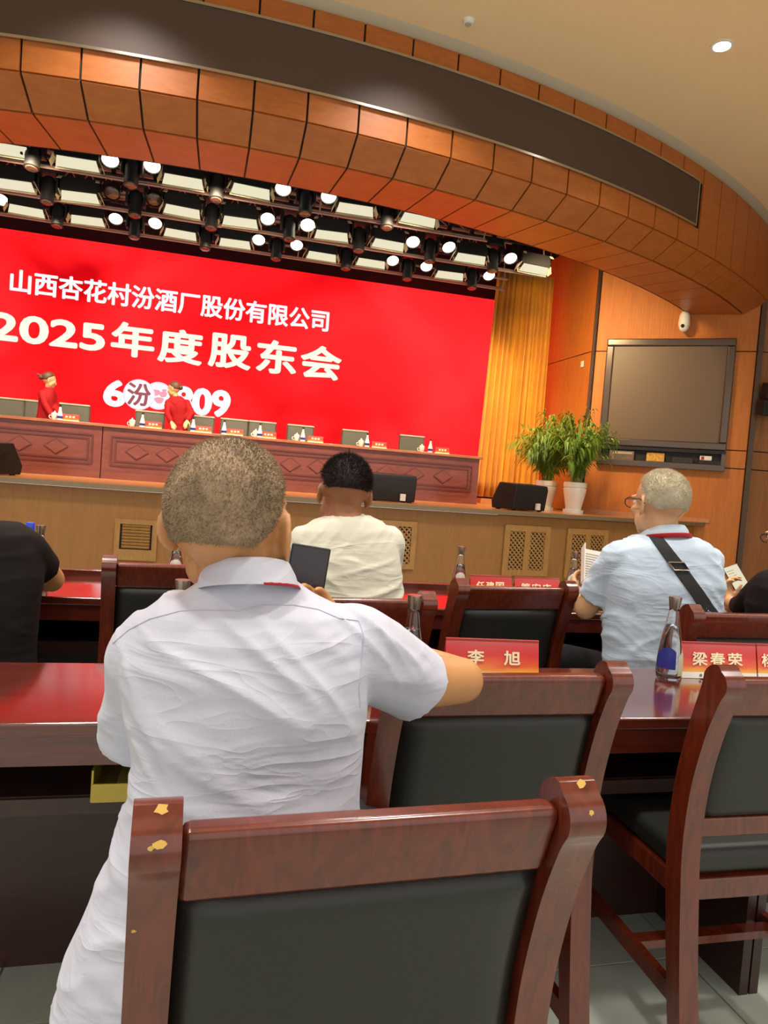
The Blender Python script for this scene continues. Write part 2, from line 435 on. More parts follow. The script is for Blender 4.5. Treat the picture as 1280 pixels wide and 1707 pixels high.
# cornice and hall ceiling
struct(MB().loft([[harc(s, -0.10, ZC), harc(s, -0.04, ZC - 0.05), harc(s, 0.02, ZC - 0.05), harc(s, 0.02, ZC)] for s in SS]).build('trim_1', CORN, None, True))
CB0 = -2.6                                          # the hall goes on open behind the camera
cm = MB()
for i in range(len(SS) - 1):
    a, b = harc(SS[i], -0.02, ZC), harc(SS[i + 1], -0.02, ZC)
    a2, b2 = V((a.x, CB0, ZC)), V((b.x, CB0, ZC))
    up = V((0, 0, 0.12))
    cm.add([a, b, b2, a2, a + up, b + up, b2 + up, a2 + up], [(0, 1, 2, 3), (7, 6, 5, 4), (0, 4, 5, 1), (2, 6, 7, 3)])
a = harc(SS[-1], -0.02, ZC)
cm.box(((a.x + 11) / 2, 3.5, ZC + 0.06), (11 - a.x, 12.2, 0.12)); cm.box((-(a.x + 11) / 2, 3.5, ZC + 0.06), (11 - a.x, 12.2, 0.12))
struct(cm.build('ceiling', CEIL))

# ---- side walls: the splayed wall with the screen, the return beside the curtain, the wall beyond
ZG1, ZG2, ZG3 = PW(1010, 585.5).z, PW(1238, 751.5).z, PW(1238, 782).z
SA = wall_s(V((5.95, 10.59, 0))); SB = 0.52
def wallpt(s, off, z): p = TP + TD * s + TN * off; return V((p.x, p.y, z))
wt = struct(MB().prism([(SA, 0), (SB, 0), (SB, ZC + 0.1), (SA, ZC + 0.1)], lambda q: wallpt(q[0], -0.03, q[1]), lambda q: wallpt(q[0], -0.13, q[1])).build('wall_right_splay', DARK))
g = 0.008
for z0, z1 in ((0, ZG3), (ZG3, ZG2), (ZG2, ZG1), (ZG1, ZC + 0.05)):
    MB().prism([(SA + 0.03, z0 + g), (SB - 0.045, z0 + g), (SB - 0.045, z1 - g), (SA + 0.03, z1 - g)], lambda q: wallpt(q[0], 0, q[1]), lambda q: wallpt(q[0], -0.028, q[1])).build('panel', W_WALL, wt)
XR = 5.95
wr = struct(MB().box((XR + 0.08, 12.25, 3.2), (0.10, 3.4, 6.6)).build('wall_stage_right', DARK))
for z0, z1 in ((1.0, ZG1), (ZG1, 5.6)):
    MB().box((XR + 0.015, 12.25, (z0 + z1) / 2), (0.028, 3.36, z1 - z0 - 2 * g)).build('panel', W_WALL, wr)
struct(MB().tube([V((XR + 0.01, 10.58, 1.0)), V((XR + 0.01, 10.58, 5.6))], 0.022, 8).build('trim_2', TVFR))
struct(MB().box((-6.2, 12.25, 3.2), (0.10, 3.4, 6.6)).build('wall_stage_left', W_WALL))
# beyond the corner
BP = wallpt(SB, 0, 0); BD = V((0.97, -0.243, 0)); BN = V((-0.243, -0.97, 0))
def wb(s, off, z): p = BP + BD * s + BN * off; return V((p.x, p.y, z))
wc = struct(MB().prism([(0, 0), (2.55, 0), (2.55, ZC), (0, ZC)], lambda q: wb(q[0], -0.05, q[1]), lambda q: wb(q[0], -0.15, q[1])).build('wall_right', DARK))
for z0, z1 in ((0, ZG3), (ZG3, ZG2), (ZG2, ZG1), (ZG1, ZC)):
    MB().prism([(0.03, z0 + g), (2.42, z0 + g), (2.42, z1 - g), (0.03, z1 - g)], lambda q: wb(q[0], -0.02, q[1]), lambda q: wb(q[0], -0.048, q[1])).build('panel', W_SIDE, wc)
struct(MB().box((BP.x, BP.y, ZC / 2), (0.07, 0.07, ZC), Matrix.Rotation(-0.45, 3, 'Z')).build('trim_3', plain('seam_strip', '#4a3018', 0.4)))
q = wb(2.4, 0, 0)
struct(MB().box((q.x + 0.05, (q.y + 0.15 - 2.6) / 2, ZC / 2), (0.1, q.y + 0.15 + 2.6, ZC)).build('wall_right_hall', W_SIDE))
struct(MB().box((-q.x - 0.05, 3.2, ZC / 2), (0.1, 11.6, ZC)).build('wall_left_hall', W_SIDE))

# ---- stage
GR, GX, GY = 26.0, 0.3, 8.45 + 26.0
ZS = 1.0
def garc(x, back=0.0): return V((x, GY - math.sqrt((GR - back) ** 2 - (x - GX) ** 2), 0))
xs = [-9.8 + 0.4 * i for i in range(45)]
xs = [x for x in xs if x < 7.55] + [7.62]
poly = [(garc(x).x, garc(x).y) for x in xs] + [(XR, 10.56), (XR, 13.7), (-9.8, 13.7)]
struct(MB().prism(poly, lambda q: V((q[0], q[1], ZS - 0.06)), lambda q: V((q[0], q[1], ZS))).build('floor_stage', W_STAGE))
fm = MB(); nm = MB()
fm.loft([[garc(x, 0.10) + V((0, 0, z)) for z in (0.0, ZS - 0.07)] + [garc(x, 0.2) + V((0, 0, z)) for z in (ZS - 0.07, 0.0)] for x in xs])
wsf = struct(fm.build('wall_stage_front', W_FRONT, None, True))
nm.loft([[garc(x, -0.02) + V((0, 0, z)) for z in (ZS - 0.055, ZS - 0.004)] + [garc(x, 0.10) + V((0, 0, z)) for z in (ZS - 0.004, ZS - 0.055)] for x in xs])
struct(nm.build('trim_4', plain('nosing', '#8d7a5c', 0.4, 0.3), None, True))
struct(MB().box((0, 13.85, 4.0), (13.6, 0.1, 6.2)).build('wall_stage_back', BLACKWALL))
struct(MB().box((0, 10.7, 6.9), (13.6, 6.4, 0.1)).build('ceiling_stage', BLACKWALL))
struct(MB().prism([(SA + 0.04, ZS), (SA + 1.98, ZS), (SA + 1.98, ZS + 0.06), (SA + 0.04, ZS + 0.06)], lambda q: wallpt(q[0], 0.02, q[1]), lambda q: wallpt(q[0], 0.001, q[1])).build('baseboard_right', W_STAGE))

def front_hit(x, y):
    Y = 8.8
    for _ in range(12):
        p = PY(x, y, Y); Y = garc(p.x, 0.10).y
    return p
def front_frame(x0, y0, x1, y1, label, kind, name):
    c = front_hit((x0 + x1) / 2, (y0 + y1) / 2)
    l = front_hit(x0, (y0 + y1) / 2); r = front_hit(x1, (y0 + y1) / 2)
    t = front_hit((x0 + x1) / 2, y0); b = front_hit((x0 + x1) / 2, y1)
    W = (r - l).length; H = abs(t.z - b.z); rz = math.atan2(r.y - l.y, r.x - l.x)
    root = thing(name, label, 'vent grille', V((c.x, c.y - 0.004, c.z)), rz, 'grilles in the stage front')
    fr = MB(); e = 0.12 * min(W, H)
    for sx in (-1, 1): fr.box((sx * (W / 2 - e / 2), -0.012, 0), (e, 0.025, H))
    for sz in (-1, 1): fr.box((0, -0.012, sz * (H / 2 - e / 2)), (W - 2 * e, 0.025, e))
    if kind == 2: fr.box((0, -0.012, 0), (e * 1.1, 0.025, H - 2 * e))
    fr.build('frame', W_GRILL, root)
    MB().box((0, 0.0, 0), (W * 0.95, 0.004, H * 0.95)).build('backing', DARK, root)
    if kind == 0:
        n = 8; iw, ih = W - 2 * e, H - 2 * e
        MB().box((0, -0.012, -ih / 2 + 0.09 * ih), (iw, 0.02, 0.2 * ih)).build('bottom_board', W_GRILL, root)
        for i in range(n):
            sl = MB().box((0, 0, 0), (iw * 0.86, 0.018, ih * 0.8 / n * 0.62), Matrix.Rotation(0.5, 3, 'X')).build('slat', W_GRILL, root)
            sl.location = (0, -0.012, -ih / 2 + 0.22 * ih + (i + 0.5) * ih * 0.78 / n)
    else:
        cells = [(-1, 1)] if kind == 1 else [(-1, -0.08), (0.08, 1)]
        for a, b in cells:
            x0_, x1_ = a * (W / 2 - e), b * (W / 2 - e); h2 = H / 2 - e
            lm = MB(); step = 0.066
            cx_, hw = (x0_ + x1_) / 2, (x1_ - x0_) / 2
            n = int((hw + h2) / step) + 1
            for sgn in (1, -1):
                for i in range(-n, n + 1):
                    cc = i * step * 1.0
                    pts = []
                    seg = []
                    for xx in (-hw, hw):
                        zz = cc - sgn * xx
                        if -h2 <= zz <= h2: seg.append((xx, zz))
                    for zz in (-h2, h2):
                        xx = sgn * (cc - zz)
                        if -hw < xx < hw: seg.append((xx, zz))
                    if len(seg) >= 2 and (V(seg[0]) - V(seg[1])).length > 0.02:
                        lm.bar((cx_ + seg[0][0], -0.008 - 0.004 * sgn, seg[0][1]), (cx_ + seg[1][0], -0.008 - 0.004 * sgn, seg[1][1]), 0.019, 0.008, (0, 1, 0))
            lt = lm.build('lattice', W_GRILL, root); lt['kind'] = 'stuff'
front_frame(191, 866, 262, 934, 'square slatted wooden vent in the stage front left of the grey-haired man', 0, 'slatted_vent')
front_frame(622, 868, 692, 948, 'wooden lattice grille beside the shoulder of the cream tee shirt', 2, 'lattice_grille')
front_frame(838, 876, 914, 960, 'wooden lattice double grille above the two row-two name cards', 2, 'lattice_grille')
front_frame(942, 882, 1010, 964, 'wooden lattice double grille behind the open white booklet', 2, 'lattice_grille')

# ---- big screen with its lettering
YSCR = 13.35
tl, tr = PY(0, 382, YSCR), PY(815, 497, YSCR)
ztop = (tl.z + tr.z) / 2; xr = PY(812, 620, YSCR).x + 0.25
scr = thing('led_wall_screen', 'huge glowing red screen with white meeting title at the back of the stage', 'screen', (0, YSCR, ZS + 0.25))
SO = V((0, YSCR, ZS + 0.25))
def scrmat():
    m, nt, b = nodes('screen_red')
    tc = nt.nodes.new('ShaderNodeTexCoord'); mp = nt.nodes.new('ShaderNodeMapping'); mp.inputs['Scale'].default_value = (0.22, 1, 0.30); mp.inputs['Rotation'].default_value = (0, 0.5, 0)
    nt.links.new(tc.outputs['Object'], mp.inputs['Vector'])
    n = nt.nodes.new('ShaderNodeTexNoise'); n.inputs['Scale'].default_value = 1.4; n.inputs['Detail'].default_value = 2; n.inputs['Distortion'].default_value = 0.8
    nt.links.new(mp.outputs['Vector'], n.inputs['Vector'])
    r = nt.nodes.new('ShaderNodeValToRGB'); nt.links.new(n.outputs['Fac'], r.inputs['Fac'])
    r.color_ramp.elements[0].position = 0.3; r.color_ramp.elements[0].color = (0.28, 0.0006, 0.0022, 1)
    r.color_ramp.elements[1].position = 0.72; r.color_ramp.elements[1].color = (1.0, 0.015, 0.017, 1)
    b.inputs['Base Color'].default_value = (0.01, 0.002, 0.002, 1); b.inputs['Specular IOR Level'].default_value = 0.05; b.inputs['Roughness'].default_value = 0.9
    nt.links.new(r.outputs['Color'], b.inputs['Emission Color']); b.inputs['Emission Strength'].default_value = 2.5
    return m
xl = -5.4
MB().box(((xl + xr) / 2, YSCR + 0.06, (ZS + 0.25 + ztop) / 2), (xr - xl, 0.12, ztop - ZS - 0.25)).build('display_face', scrmat(), scr, False, SO)
WTXT = emit('title_white', (0.95, 0.97, 1.0), 1.0); WTXT2 = emit('title_cream', (1.0, 0.97, 0.80), 1.0); LILAC = emit('badge_lilac', (0.92, 0.72, 0.90), 1.0)
DKRED = emit('badge_dark_red', (0.28, 0.01, 0.05), 1.0); PINK = emit('badge_pink', (0.85, 0.30, 0.45), 1.0)
def scr_rect(xa, ya, xb, yb, h):
    """left-bottom and right-bottom picture points of a line of lettering and its height in pixels at the left"""
    a, b = PY(xa, ya, YSCR), PY(xb, yb, YSCR)
    z = (a.z + b.z) / 2; c = PY(xa, ya - h, YSCR)
    return V((a.x, YSCR, z)), V((b.x - a.x, 0, 0)), V((0, 0, c.z - a.z))
NS = V((0, -1, 0))
def title(body, xa, ya, xb, yb, h, mat, bold):
    p0, dx, dz = scr_rect(xa, ya, xb, yb, h)
    text_at('title_text', body, p0, dx, dz, NS, mat, scr, bold, SO, 0.01)
title('山西杏花村汾酒厂股份有限公司', 17, 486, 546, 553, 38, WTXT, 0.03)
title('2025', -17, 566, 172, 583, 44, WTXT2, 0.055)
for ch, xa, ya, xb, yb, h in (('年', 186, 590, 254, 597, 54), ('度', 264, 601, 334, 608, 54), ('股', 348, 609, 415, 616, 54), ('东', 428, 618, 491, 625, 53), ('会', 501, 627, 565, 634, 53)):
    title(ch, xa, ya, xb, yb, h, WTXT2, 0.042)
title('6', 174, 674, 206, 678, 41, WTXT, 0.07)
title('809', 290, 687, 380, 694, 42, WTXT, 0.07)
def disc(x, y, rad, mat, off, name):
    c = PY(x, y, YSCR); n = 28
    MB().prism([(math.cos(2 * PI * i / n) * rad, math.sin(2 * PI * i / n) * rad) for i in range(n)],
               lambda q: V((c.x + q[0], YSCR - off + 0.004, c.z + q[1])), lambda q: V((c.x + q[0], YSCR - off, c.z + q[1]))).build(name, mat, scr, False, SO)
    return c
def mm(px): return px * 13.2 / F
disc(264, 660, mm(22), LILAC, 0.012, 'badge'); 
cc = disc(264, 660, mm(19), WTXT, 0.016, 'badge')
for dx, dz, rr in ((-.05, .05, .1), (.08, .03, .09), (0.02, -.08, .1), (.1, .1, .05)):
    n = 7
    MB().prism([(math.cos(2 * PI * i / n) * rr * (0.7 + 0.5 * (i % 2)), math.sin(2 * PI * i / n) * rr * 0.6) for i in range(n)],
               lambda q: V((cc.x + dx + q[0], YSCR - 0.016, cc.z + dz + q[1])), lambda q: V((cc.x + dx + q[0], YSCR - 0.02, cc.z + dz + q[1]))).build('badge_ornament', PINK, scr, False, SO)
disc(232, 658, mm(24), LILAC, 0.024, 'badge'); cc = disc(232, 658, mm(22), WTXT, 0.028, 'badge')
text_at('badge_text', '汾', V((cc.x - mm(17), YSCR - 0.03, cc.z - mm(17))), V((mm(34), 0, 0)), V((0, 0, mm(34))), NS, DKRED, scr, 0.03, SO, 0.008)

# ---- curtain
def curtain(name, A, B, z0, z1, folds, label):
    A, B = V(A), V(B); d = (B - A); L = d.length; d.normalize(); nrm = V((d.y, -d.x, 0))
    n = folds * 10; rows = 14; th = 0.012
    rings = []
    ph = [rnd.uniform(0.7, 1.3) for _ in range(folds + 2)]
    def pt(i, z):
        u = i / n; fz = (z - z0) / (z1 - z0)
        a = u * folds; k = int(a); amp = 0.075 * ph[k] * (1 - 0.35 * fz)
        flare = (1.0 + 0.02 * (1 - fz))
        o = math.sin(2 * PI * a) * amp + 0.02 * math.sin(2 * PI * a * 2.3 + fz * 1.5)
        return A + d * (L * (u * flare) - 0.10 * (1 - fz) * (1 - u)) + nrm * o + V((0, 0, z))
    for r in range(rows + 1):
        z = z0 + (z1 - z0) * r / rows
        rings.append([pt(i, z) for i in range(n + 1)] + [pt(i, z) - nrm * th for i in range(n, -1, -1)])
    o = MB().loft(rings).build(name, CURT, None, 'all', A)
    o.location = A
    tag(o, label, 'curtain')
ca, cb = PY(813, 650, 11.75), PY(908, 650, 11.75)
curtain('stage_curtain', (ca.x, 11.75, 0), (min(cb.x, XR - 0.08), 11.75, 0), ZS + 0.12, PY(850, 452, 11.75).z, 11, 'tall pleated golden curtain hanging right of the red screen')
MB().box(((ca.x + XR) / 2 - 0.1, 11.72, ZS + 0.045), (XR - ca.x - 0.15, 0.25, 0.09)).build('trim_5', W_STAGE)['kind'] = 'structure'

# ================================================================== STAGE THINGS
# ---- long panelled desk, in four joined units, and its top
YD, ZD = 10.6, ZS + 0.76
XS = [-3.56, -1.46, 0.30, 2.05, 4.17]
pos_words = ['with a floor speaker before its left half', 'under the left red-jacketed woman', 'behind the grey-haired head', 'at the curtain end with a floor speaker before it']
for i in range(4):
    x0, x1 = XS[i] + 0.006, XS[i + 1] - 0.006; xc = (x0 + x1) / 2; W = x1 - x0
    d = thing('desk_unit', 'red-brown panelled stage desk unit ' + ['leftmost, beside the left floor speaker', 'below the two women in red', 'behind the near man\'s shaven head', 'rightmost, ending at the golden curtain'][i], 'desk', (xc, YD, ZS), 0, 'stage desk units')
    MB().box((0, 0.03, 0.36), (W, 0.03, 0.72)).build('front_board', W_DESK, d)
    MB().box((0, 0.012, 0.05), (W, 0.03, 0.10)).build('plinth', W_DESK, d)
    for sx in (-1, 1): MB().box((sx * (W / 2 - 0.015), 0.34, 0.36), (0.03, 0.58, 0.72)).build('side_board', W_DESK, d)
    fw, fh, zc = W - 0.24, 0.40, 0.40
    for e, dd in ((0.0, 0.022), (0.055, 0.014)):
        fr = MB(); a, b = fw / 2 - e, fh / 2 - e
        for sx in (-1, 1): fr.box((sx * a, 0.008, zc), (0.022, dd, 2 * b + 0.022))
        for sz in (-1, 1): fr.box((0, 0.008, zc + sz * b), (2 * a - 0.022, dd, 0.022))
        fr.build('moulding', W_DESKL, d)
    for kx in (-1, 0, 1):
        dx = kx * 0.46 if W > 2 else kx * 0.41
        for rr, yy, mt, nmn in ((1.0, 0.004, W_DESKL, 'diamond_rim'), (0.86, -0.004, W_DESK, 'diamond')):
            MB().prism([(-0.165 * rr, 0), (0, -0.115 * rr), (0.165 * rr, 0), (0, 0.115 * rr)], lambda q: V((dx + q[0], 0.02, zc + q[1])), lambda q: V((dx + q[0] * 0.96, yy, zc + q[1] * 0.96))).build(nmn, mt, d)
o = MB().box((0, 0, 0.02), (XS[4] - XS[0] + 0.06, 0.68, 0.04)).build('stage_worktop', W_DESKT, None, False, (0, 0, 0), 0.006)
o.location = ((XS[0] + XS[4]) / 2, YD + 0.30, ZS + 0.72)
tag(o, 'long continuous brown top of the stage desk', 'worktop')
ZDT = ZS + 0.76

# ---- grey leather armchairs behind it
c = thing('leather_armchair', 'x', 'armchair', (0, 0, 0), 0, 'grey armchairs along the stage desk')
bk = MB().box((0, 0, 0.78), (0.455, 0.10, 0.62)).build('backrest', GLEATHER, c, False, (0, 0, 0), 0.035, 3)
MB().box((0, -0.045, 1.075), (0.45, 0.03, 0.03)).build('piping', GLEATHER2, bk, False, (0, 0, 0), 0.01)
MB().box((0, -0.25, 0.45), (0.40, 0.48, 0.12)).build('seat', GLEATHER, c, False, (0, 0, 0), 0.03, 3)
for sx in (-1, 1):
    MB().box((sx * 0.205, -0.25, 0.62), (0.045, 0.38, 0.07)).build('armrest', GLEATHER, c, False, (0, 0, 0), 0.02)
    for sy in (-0.45, -0.02): MB().tube([(sx * 0.17, sy, 0.40), (sx * 0.19, sy, 0.0)], [0.025, 0.018]).build('leg', BLACKM, c)
cl = ['at the left picture edge', 'second from the left picture edge', 'right beside the left woman in red', 'left of the bending woman in red', 'just right of the bending woman in red', 'left of the touching pair', 'right of the touching pair', 'above the near man\'s right ear', 'second from the right end of the desk', 'last on the right, nearest the curtain']
YCH = 11.95
for i, px in enumerate((14, 66, 124, 250, 334, 391, 438, 502, 593, 689)):
    p = PY(px, 700, YCH); lab = 'grey leather armchair at the stage desk, ' + cl[i]
    if i == 0: c.location = (p.x, YCH, ZS); c['label'] = lab
    else:
        dup(c, (p.x, YCH + (0.02 if i % 2 else 0), ZS), 0.0, lab)

# ---- cups, small bottles and name plates on the desk top
def cup_proto():
    t = thing('lidded_cup', 'x', 'cup', (0, 0, 0), 0, 'white lidded cups on the stage desk')
    MB().lathe([(0.025, 0), (0.03, 0.005), (0.042, 0.06), (0.044, 0.085), (0.04, 0.086)], 14).build('body', CERAM, t, True)
    l = MB().lathe([(0.047, 0.086), (0.045, 0.095), (0.02, 0.112), (0.006, 0.114)], 14).build('lid', CERAM, t, True)
    MB().ell((0, 0, 0.122), 0.012, 10, 6).build('knob', CERAM, l, True)
    MB().tube([(-0.042, 0, 0.07), (-0.066, 0, 0.065), (-0.07, 0, 0.045), (-0.055, 0, 0.025), (-0.036, 0, 0.025)], 0.006, 6).build('handle', CERAM, t, True)
    return t
def sbottle_proto():
    t = thing('water_bottle', 'x', 'bottle', (0, 0, 0), 0, 'small bottles on the stage desk')
    MB().lathe([(0.036, 0), (0.04, 0.01), (0.038, 0.07), (0.018, 0.15), (0.014, 0.19)], 12).build('body', plain('milky_glass', '#e6e6e0', 0.1, coat=0.5), t, True)
    MB().lathe([(0.016, 0.19), (0.016, 0.215), (0.012, 0.216)], 10).build('cap', BLACKM, t, True)
    MB().lathe([(0.0395, 0.03), (0.0405, 0.032), (0.039, 0.065), (0.037, 0.066)], 12).build('print', BLUEP, t, True)
    return t
def card_mat(name):
    m, nt, b = nodes(name)
    tc = nt.nodes.new('ShaderNodeTexCoord'); sp = nt.nodes.new('ShaderNodeSeparateXYZ')
    nt.links.new(tc.outputs['Generated'], sp.inputs[0])
    n = nt.nodes.new('ShaderNodeTexNoise'); n.inputs['Scale'].default_value = 3.0; n.inputs['Detail'].default_value = 3
    nt.links.new(tc.outputs['Generated'], n.inputs['Vector'])
    a = nt.nodes.new('ShaderNodeMath'); a.operation = 'MULTIPLY_ADD'; a.inputs[1].default_value = 0.35; a.inputs[2].default_value = -0.17
    nt.links.new(n.outputs['Fac'], a.inputs[0])
    s = nt.nodes.new('ShaderNodeMath'); s.operation = 'ADD'
    nt.links.new(sp.outputs['Z'], s.inputs[0]); nt.links.new(a.outputs[0], s.inputs[1])
    r = nt.nodes.new('ShaderNodeValToRGB'); nt.links.new(s.outputs[0], r.inputs['Fac'])
    e = r.color_ramp.elements
    e[0].position = 0.0; e[0].color = srgb('#f0ae3c'); e[1].position = 1.0; e[1].color = srgb('#c85a58')
    for pp, cc in ((0.22, '#ea6232'), (0.5, '#d43430'), (0.8, '#cc4444')):
        x = e.new(pp); x.color = srgb(cc)
    nt.links.new(r.outputs['Color'], b.inputs['Base Color']); b.inputs['Roughness'].default_value = 0.25
    return m
CARD = card_mat('red_card_print')
def name_card(loc, rz, W, H, txt, label, group, logo=True, small=False):
    t = thing('name_card', label, 'name card', loc, rz, group)
    dpt = H * 0.42; b = H * 0.17; ang = math.atan2(dpt / 2, H)
    # tent card: two leaning boards and a white foot strip
    for sg in (-1, 1):
        MB().prism([(-W / 2, b), (W / 2, b), (W / 2, H), (-W / 2, H)], lambda q: V((q[0], sg * dpt / 2 * (1 - q[1] / H), q[1])), lambda q: V((q[0], sg * (dpt / 2 * (1 - q[1] / H) - 0.003), q[1]))).build('board', CARD, t)
        MB().prism([(-W / 2, 0), (W / 2, 0), (W / 2, b), (-W / 2, b)], lambda q: V((q[0], sg * dpt / 2 * (1 - q[1] / H), q[1])), lambda q: V((q[0], sg * (dpt / 2 * (1 - q[1] / H) - 0.003), q[1]))).build('foot_strip', WHITEPAPER, t)
    nrm = V((0, -math.cos(ang), math.sin(ang))); upv = V((0, math.sin(ang), math.cos(ang)))
    def pt(x, z): return V((x, -dpt / 2 * (1 - z / H), z)) + nrm * 0.001
    if txt:
        n = len(txt); wd = W * (0.62 if n > 1 else 0.2)
        if n == 2:
            for ch, xx in zip(txt, (-0.27, 0.12)): text_at('lettering', ch, pt(W * xx, H * 0.36), V((W * 0.17, 0, 0)), upv * H * 0.36, nrm, GOLD, t, 0.03, (0, 0, 0), 0.0006)
        else:
            x0 = -0.36 if n == 3 else -0.45
            for k, ch in enumerate(txt): text_at('lettering', ch, pt(W * (x0 + 0.235 * k), H * 0.36), V((W * 0.19, 0, 0)), upv * H * 0.36, nrm, GOLD, t, 0.03, (0, 0, 0), 0.0006)
    if small:
        for k in (-1, 0, 1): MB().box(pt(k * W * 0.2, H * 0.58), (W * 0.13, 0.001, H * 0.3)).build('lettering', GOLD, t)
    if logo:
        MB().box(pt(-0.02, b * 0.6), (W * 0.16, 0.0012, b * 0.3), Matrix.Rotation(0, 3, 'X')).build('fine_print', GREYINK, t)
        MB().lathe([(b * 0.25, 0), (b * 0.25, 0.001)], 10, pt(-0.065, b * 0.5), Matrix.Rotation(PI / 2, 3, 'X')).build('seal', GREYINK, t)
    return t
ON = ['beside the left woman in red', 'left of the bending woman', 'right of the bending woman', 'before the left touching armchair', 'before the right touching armchair', 'third place from the right end', 'second place from the right end', 'at the right end of the desk']
cupp = cup_proto(); sbp = sbottle_proto(); fc = fb = True
cups = {0: 90, 1: 220, 4: 427, 5: 496, 6: 604, 7: 706}
for i, (bx_, cx2) in enumerate(((99, 116), (237, 255), (322, 339), (374, 392), (434, 448), (506, 527), (614, 634), (720, 740))):
    y = YD + 0.22
    if i in cups:
        p = PY(cups[i], 710, y); lab = 'white lidded tea cup on the stage desk ' + ON[i]
        if fc: cupp.location = (p.x, y, ZDT); cupp['label'] = lab; fc = False
        else: dup(cupp, (p.x, y, ZDT), rnd.uniform(-0.4, 0.4), lab)
    p = PY(bx_, 710, y - 0.06); lab = 'small white dark-capped bottle on the stage desk ' + ON[i]
    if fb: sbp.location = (p.x, y - 0.06, ZDT); sbp['label'] = lab; fb = False
    else: dup(sbp, (p.x, y - 0.06, ZDT), 0, lab)
    p = PY(cx2, 715, y - 0.02)
    name_card((p.x, y - 0.02, ZDT), rnd.uniform(-0.05, 0.05), 0.235, 0.105, None, 'small red name card on the stage desk ' + ON[i], 'name cards on the stage desk', False, True)

# ---- floor monitor wedges
def wedge(loc, rz, label, w=0.62, flip=1, white=True):
    t = thing('floor_monitor_speaker', label, 'speaker', loc, rz, 'floor monitor speakers on the stage edge')
    sec = [(-0.20, 0.012), (0.22, 0.012), (0.24, 0.12), (0.10, 0.38), (-0.22, 0.36), (-0.24, 0.30)]   # y,z: low baffle side faces +y (performer)
    MB().prism(sec, lambda q: V((-w / 2, q[0], q[1])), lambda q: V((w / 2, q[0], q[1]))).build('cabinet', BLACK, t, False, (0, 0, 0), 0.012)
    a, b = V((0, 0.24, 0.12)), V((0, 0.10, 0.38)); n = V((0, (b - a).z, -(b - a).y)).normalized()
    MB().bar(a * 0.92 + b * 0.08 + n * 0.006, a * 0.08 + b * 0.92 + n * 0.006, w * 0.9, 0.012, n).build('grille', BLACKM, t)
    for sx in (-1, 1):
        MB().box((sx * (w / 2 + 0.001), -0.03, 0.22), (0.006, 0.13, 0.06), Matrix.Rotation(0.5, 3, 'X')).build('handle', BLACKM, t)
        for sy in (-0.15, 0.15): MB().box((sx * (w / 2 - 0.06), sy, 0.006), (0.05, 0.04, 0.012)).build('foot', BLACKM, t)
    if white: MB().box((0.12, -0.245, 0.07), (0.07, 0.03, 0.09)).build('plug_box', WHITEP, t)
    return t
p = PZ(882, 853, ZS); wedge((p.x, garc(p.x, 0.40).y + 0.05, ZS), 0.35, 'black wedge-shaped floor speaker on the stage edge before the potted palms', 0.62)
p = PZ(648, 838, ZS); wedge((PY(650, 810, 9.2).x, 9.2, ZS), 0.0, 'black floor speaker on the stage right of the cream tee shirt man\'s head', 0.60)
wedge((PY(-22, 760, 9.2).x, 9.2, ZS), -0.6, 'black floor speaker on the stage cut by the left picture edge', 0.6, 1, False)

# ---- potted palms
def palm(loc, h, label, seed, gw):
    r = random.Random(seed)
    t = thing('potted_palm', label, 'plant', loc, 0, 'potted palms on the stage')
    MB().lathe([(0.155, 0.0), (0.155, 0.05), (0.118, 0.055), (0.125, 0.10), (0.165, 0.30), (0.175, 0.36), (0.165, 0.38), (0.175, 0.39), (0.175, 0.46), (0.15, 0.465), (0.145, 0.40)], 24).build('pot', CERAM, t, True)
    MB().lathe([(0.142, 0.40), (0.142, 0.43), (0.02, 0.44)], 18).build('soil', plain('soil', '#3a2a1a', 0.9), t)
    st = MB(); lf = MB()
    for k in range(62):
        a = r.uniform(0, 2 * PI); b0 = V((0.08 * math.cos(a) * r.random(), 0.08 * math.sin(a) * r.random(), 0.43))
        L = r.uniform(0.42, 1.0) * h; out = r.uniform(0.10, 0.50) * gw * (1.0 if r.random() < .7 else 1.25)
        pts = []
        for i in range(8):
            u = i / 7
            pts.append(b0 + V((math.cos(a) * out * u ** 1.8, math.sin(a) * out * u ** 1.8, L * (u - 0.30 * u ** 3.5 * (out / 0.4)))))
        st.tube(pts, [0.010 - 0.007 * i / 7 for i in range(8)], 5)
        m0 = 0.28 if k % 3 else 0.10
        for q in range(20):
            u = m0 + (1 - m0) * q / 19; f = u * 7; i = min(int(f), 6); base = pts[i].lerp(pts[i + 1], f - i)
            d = (pts[i + 1] - pts[i]).normalized()
            for sd in (-1, 1):
                side = d.cross(V((math.cos(a + 1.2), math.sin(a + 1.2), 0.4))).normalized() * sd
                ll = r.uniform(0.13, 0.22) * (1.0 - 0.35 * abs(u - 0.6))
                dirv = (side * 0.8 + d * 0.55 + V((r.uniform(-.25, .25), r.uniform(-.25, .25), r.uniform(-0.1, 0.35)))).normalized()
                tip = base + dirv * ll + V((0, 0, -0.06 - 0.05 * r.random())); mid = base + dirv * ll * 0.5 + V((0, 0, 0.005))
                wv = dirv.cross(V((0, 0, 1))).normalized() * 0.014
                nn = V((0, 0, 0.003))
                lf.add([base, mid + wv, tip, mid - wv, mid + nn], [(0, 1, 4), (1, 2, 4), (2, 3, 4), (3, 0, 4)])
    o = st.build('stem', STEM, t, True); o['kind'] = 'stuff'
    me = bpy.data.meshes.new('foliage'); me.from_pydata(lf.v, [], lf.f)
    o = obj('foliage', me, LEAF, t); o['kind'] = 'stuff'
p1 = V((PY(956, 840, 9.75).x, 9.75, ZS)); p2 = V((PY(908, 836, 10.35).x, 10.35, ZS))
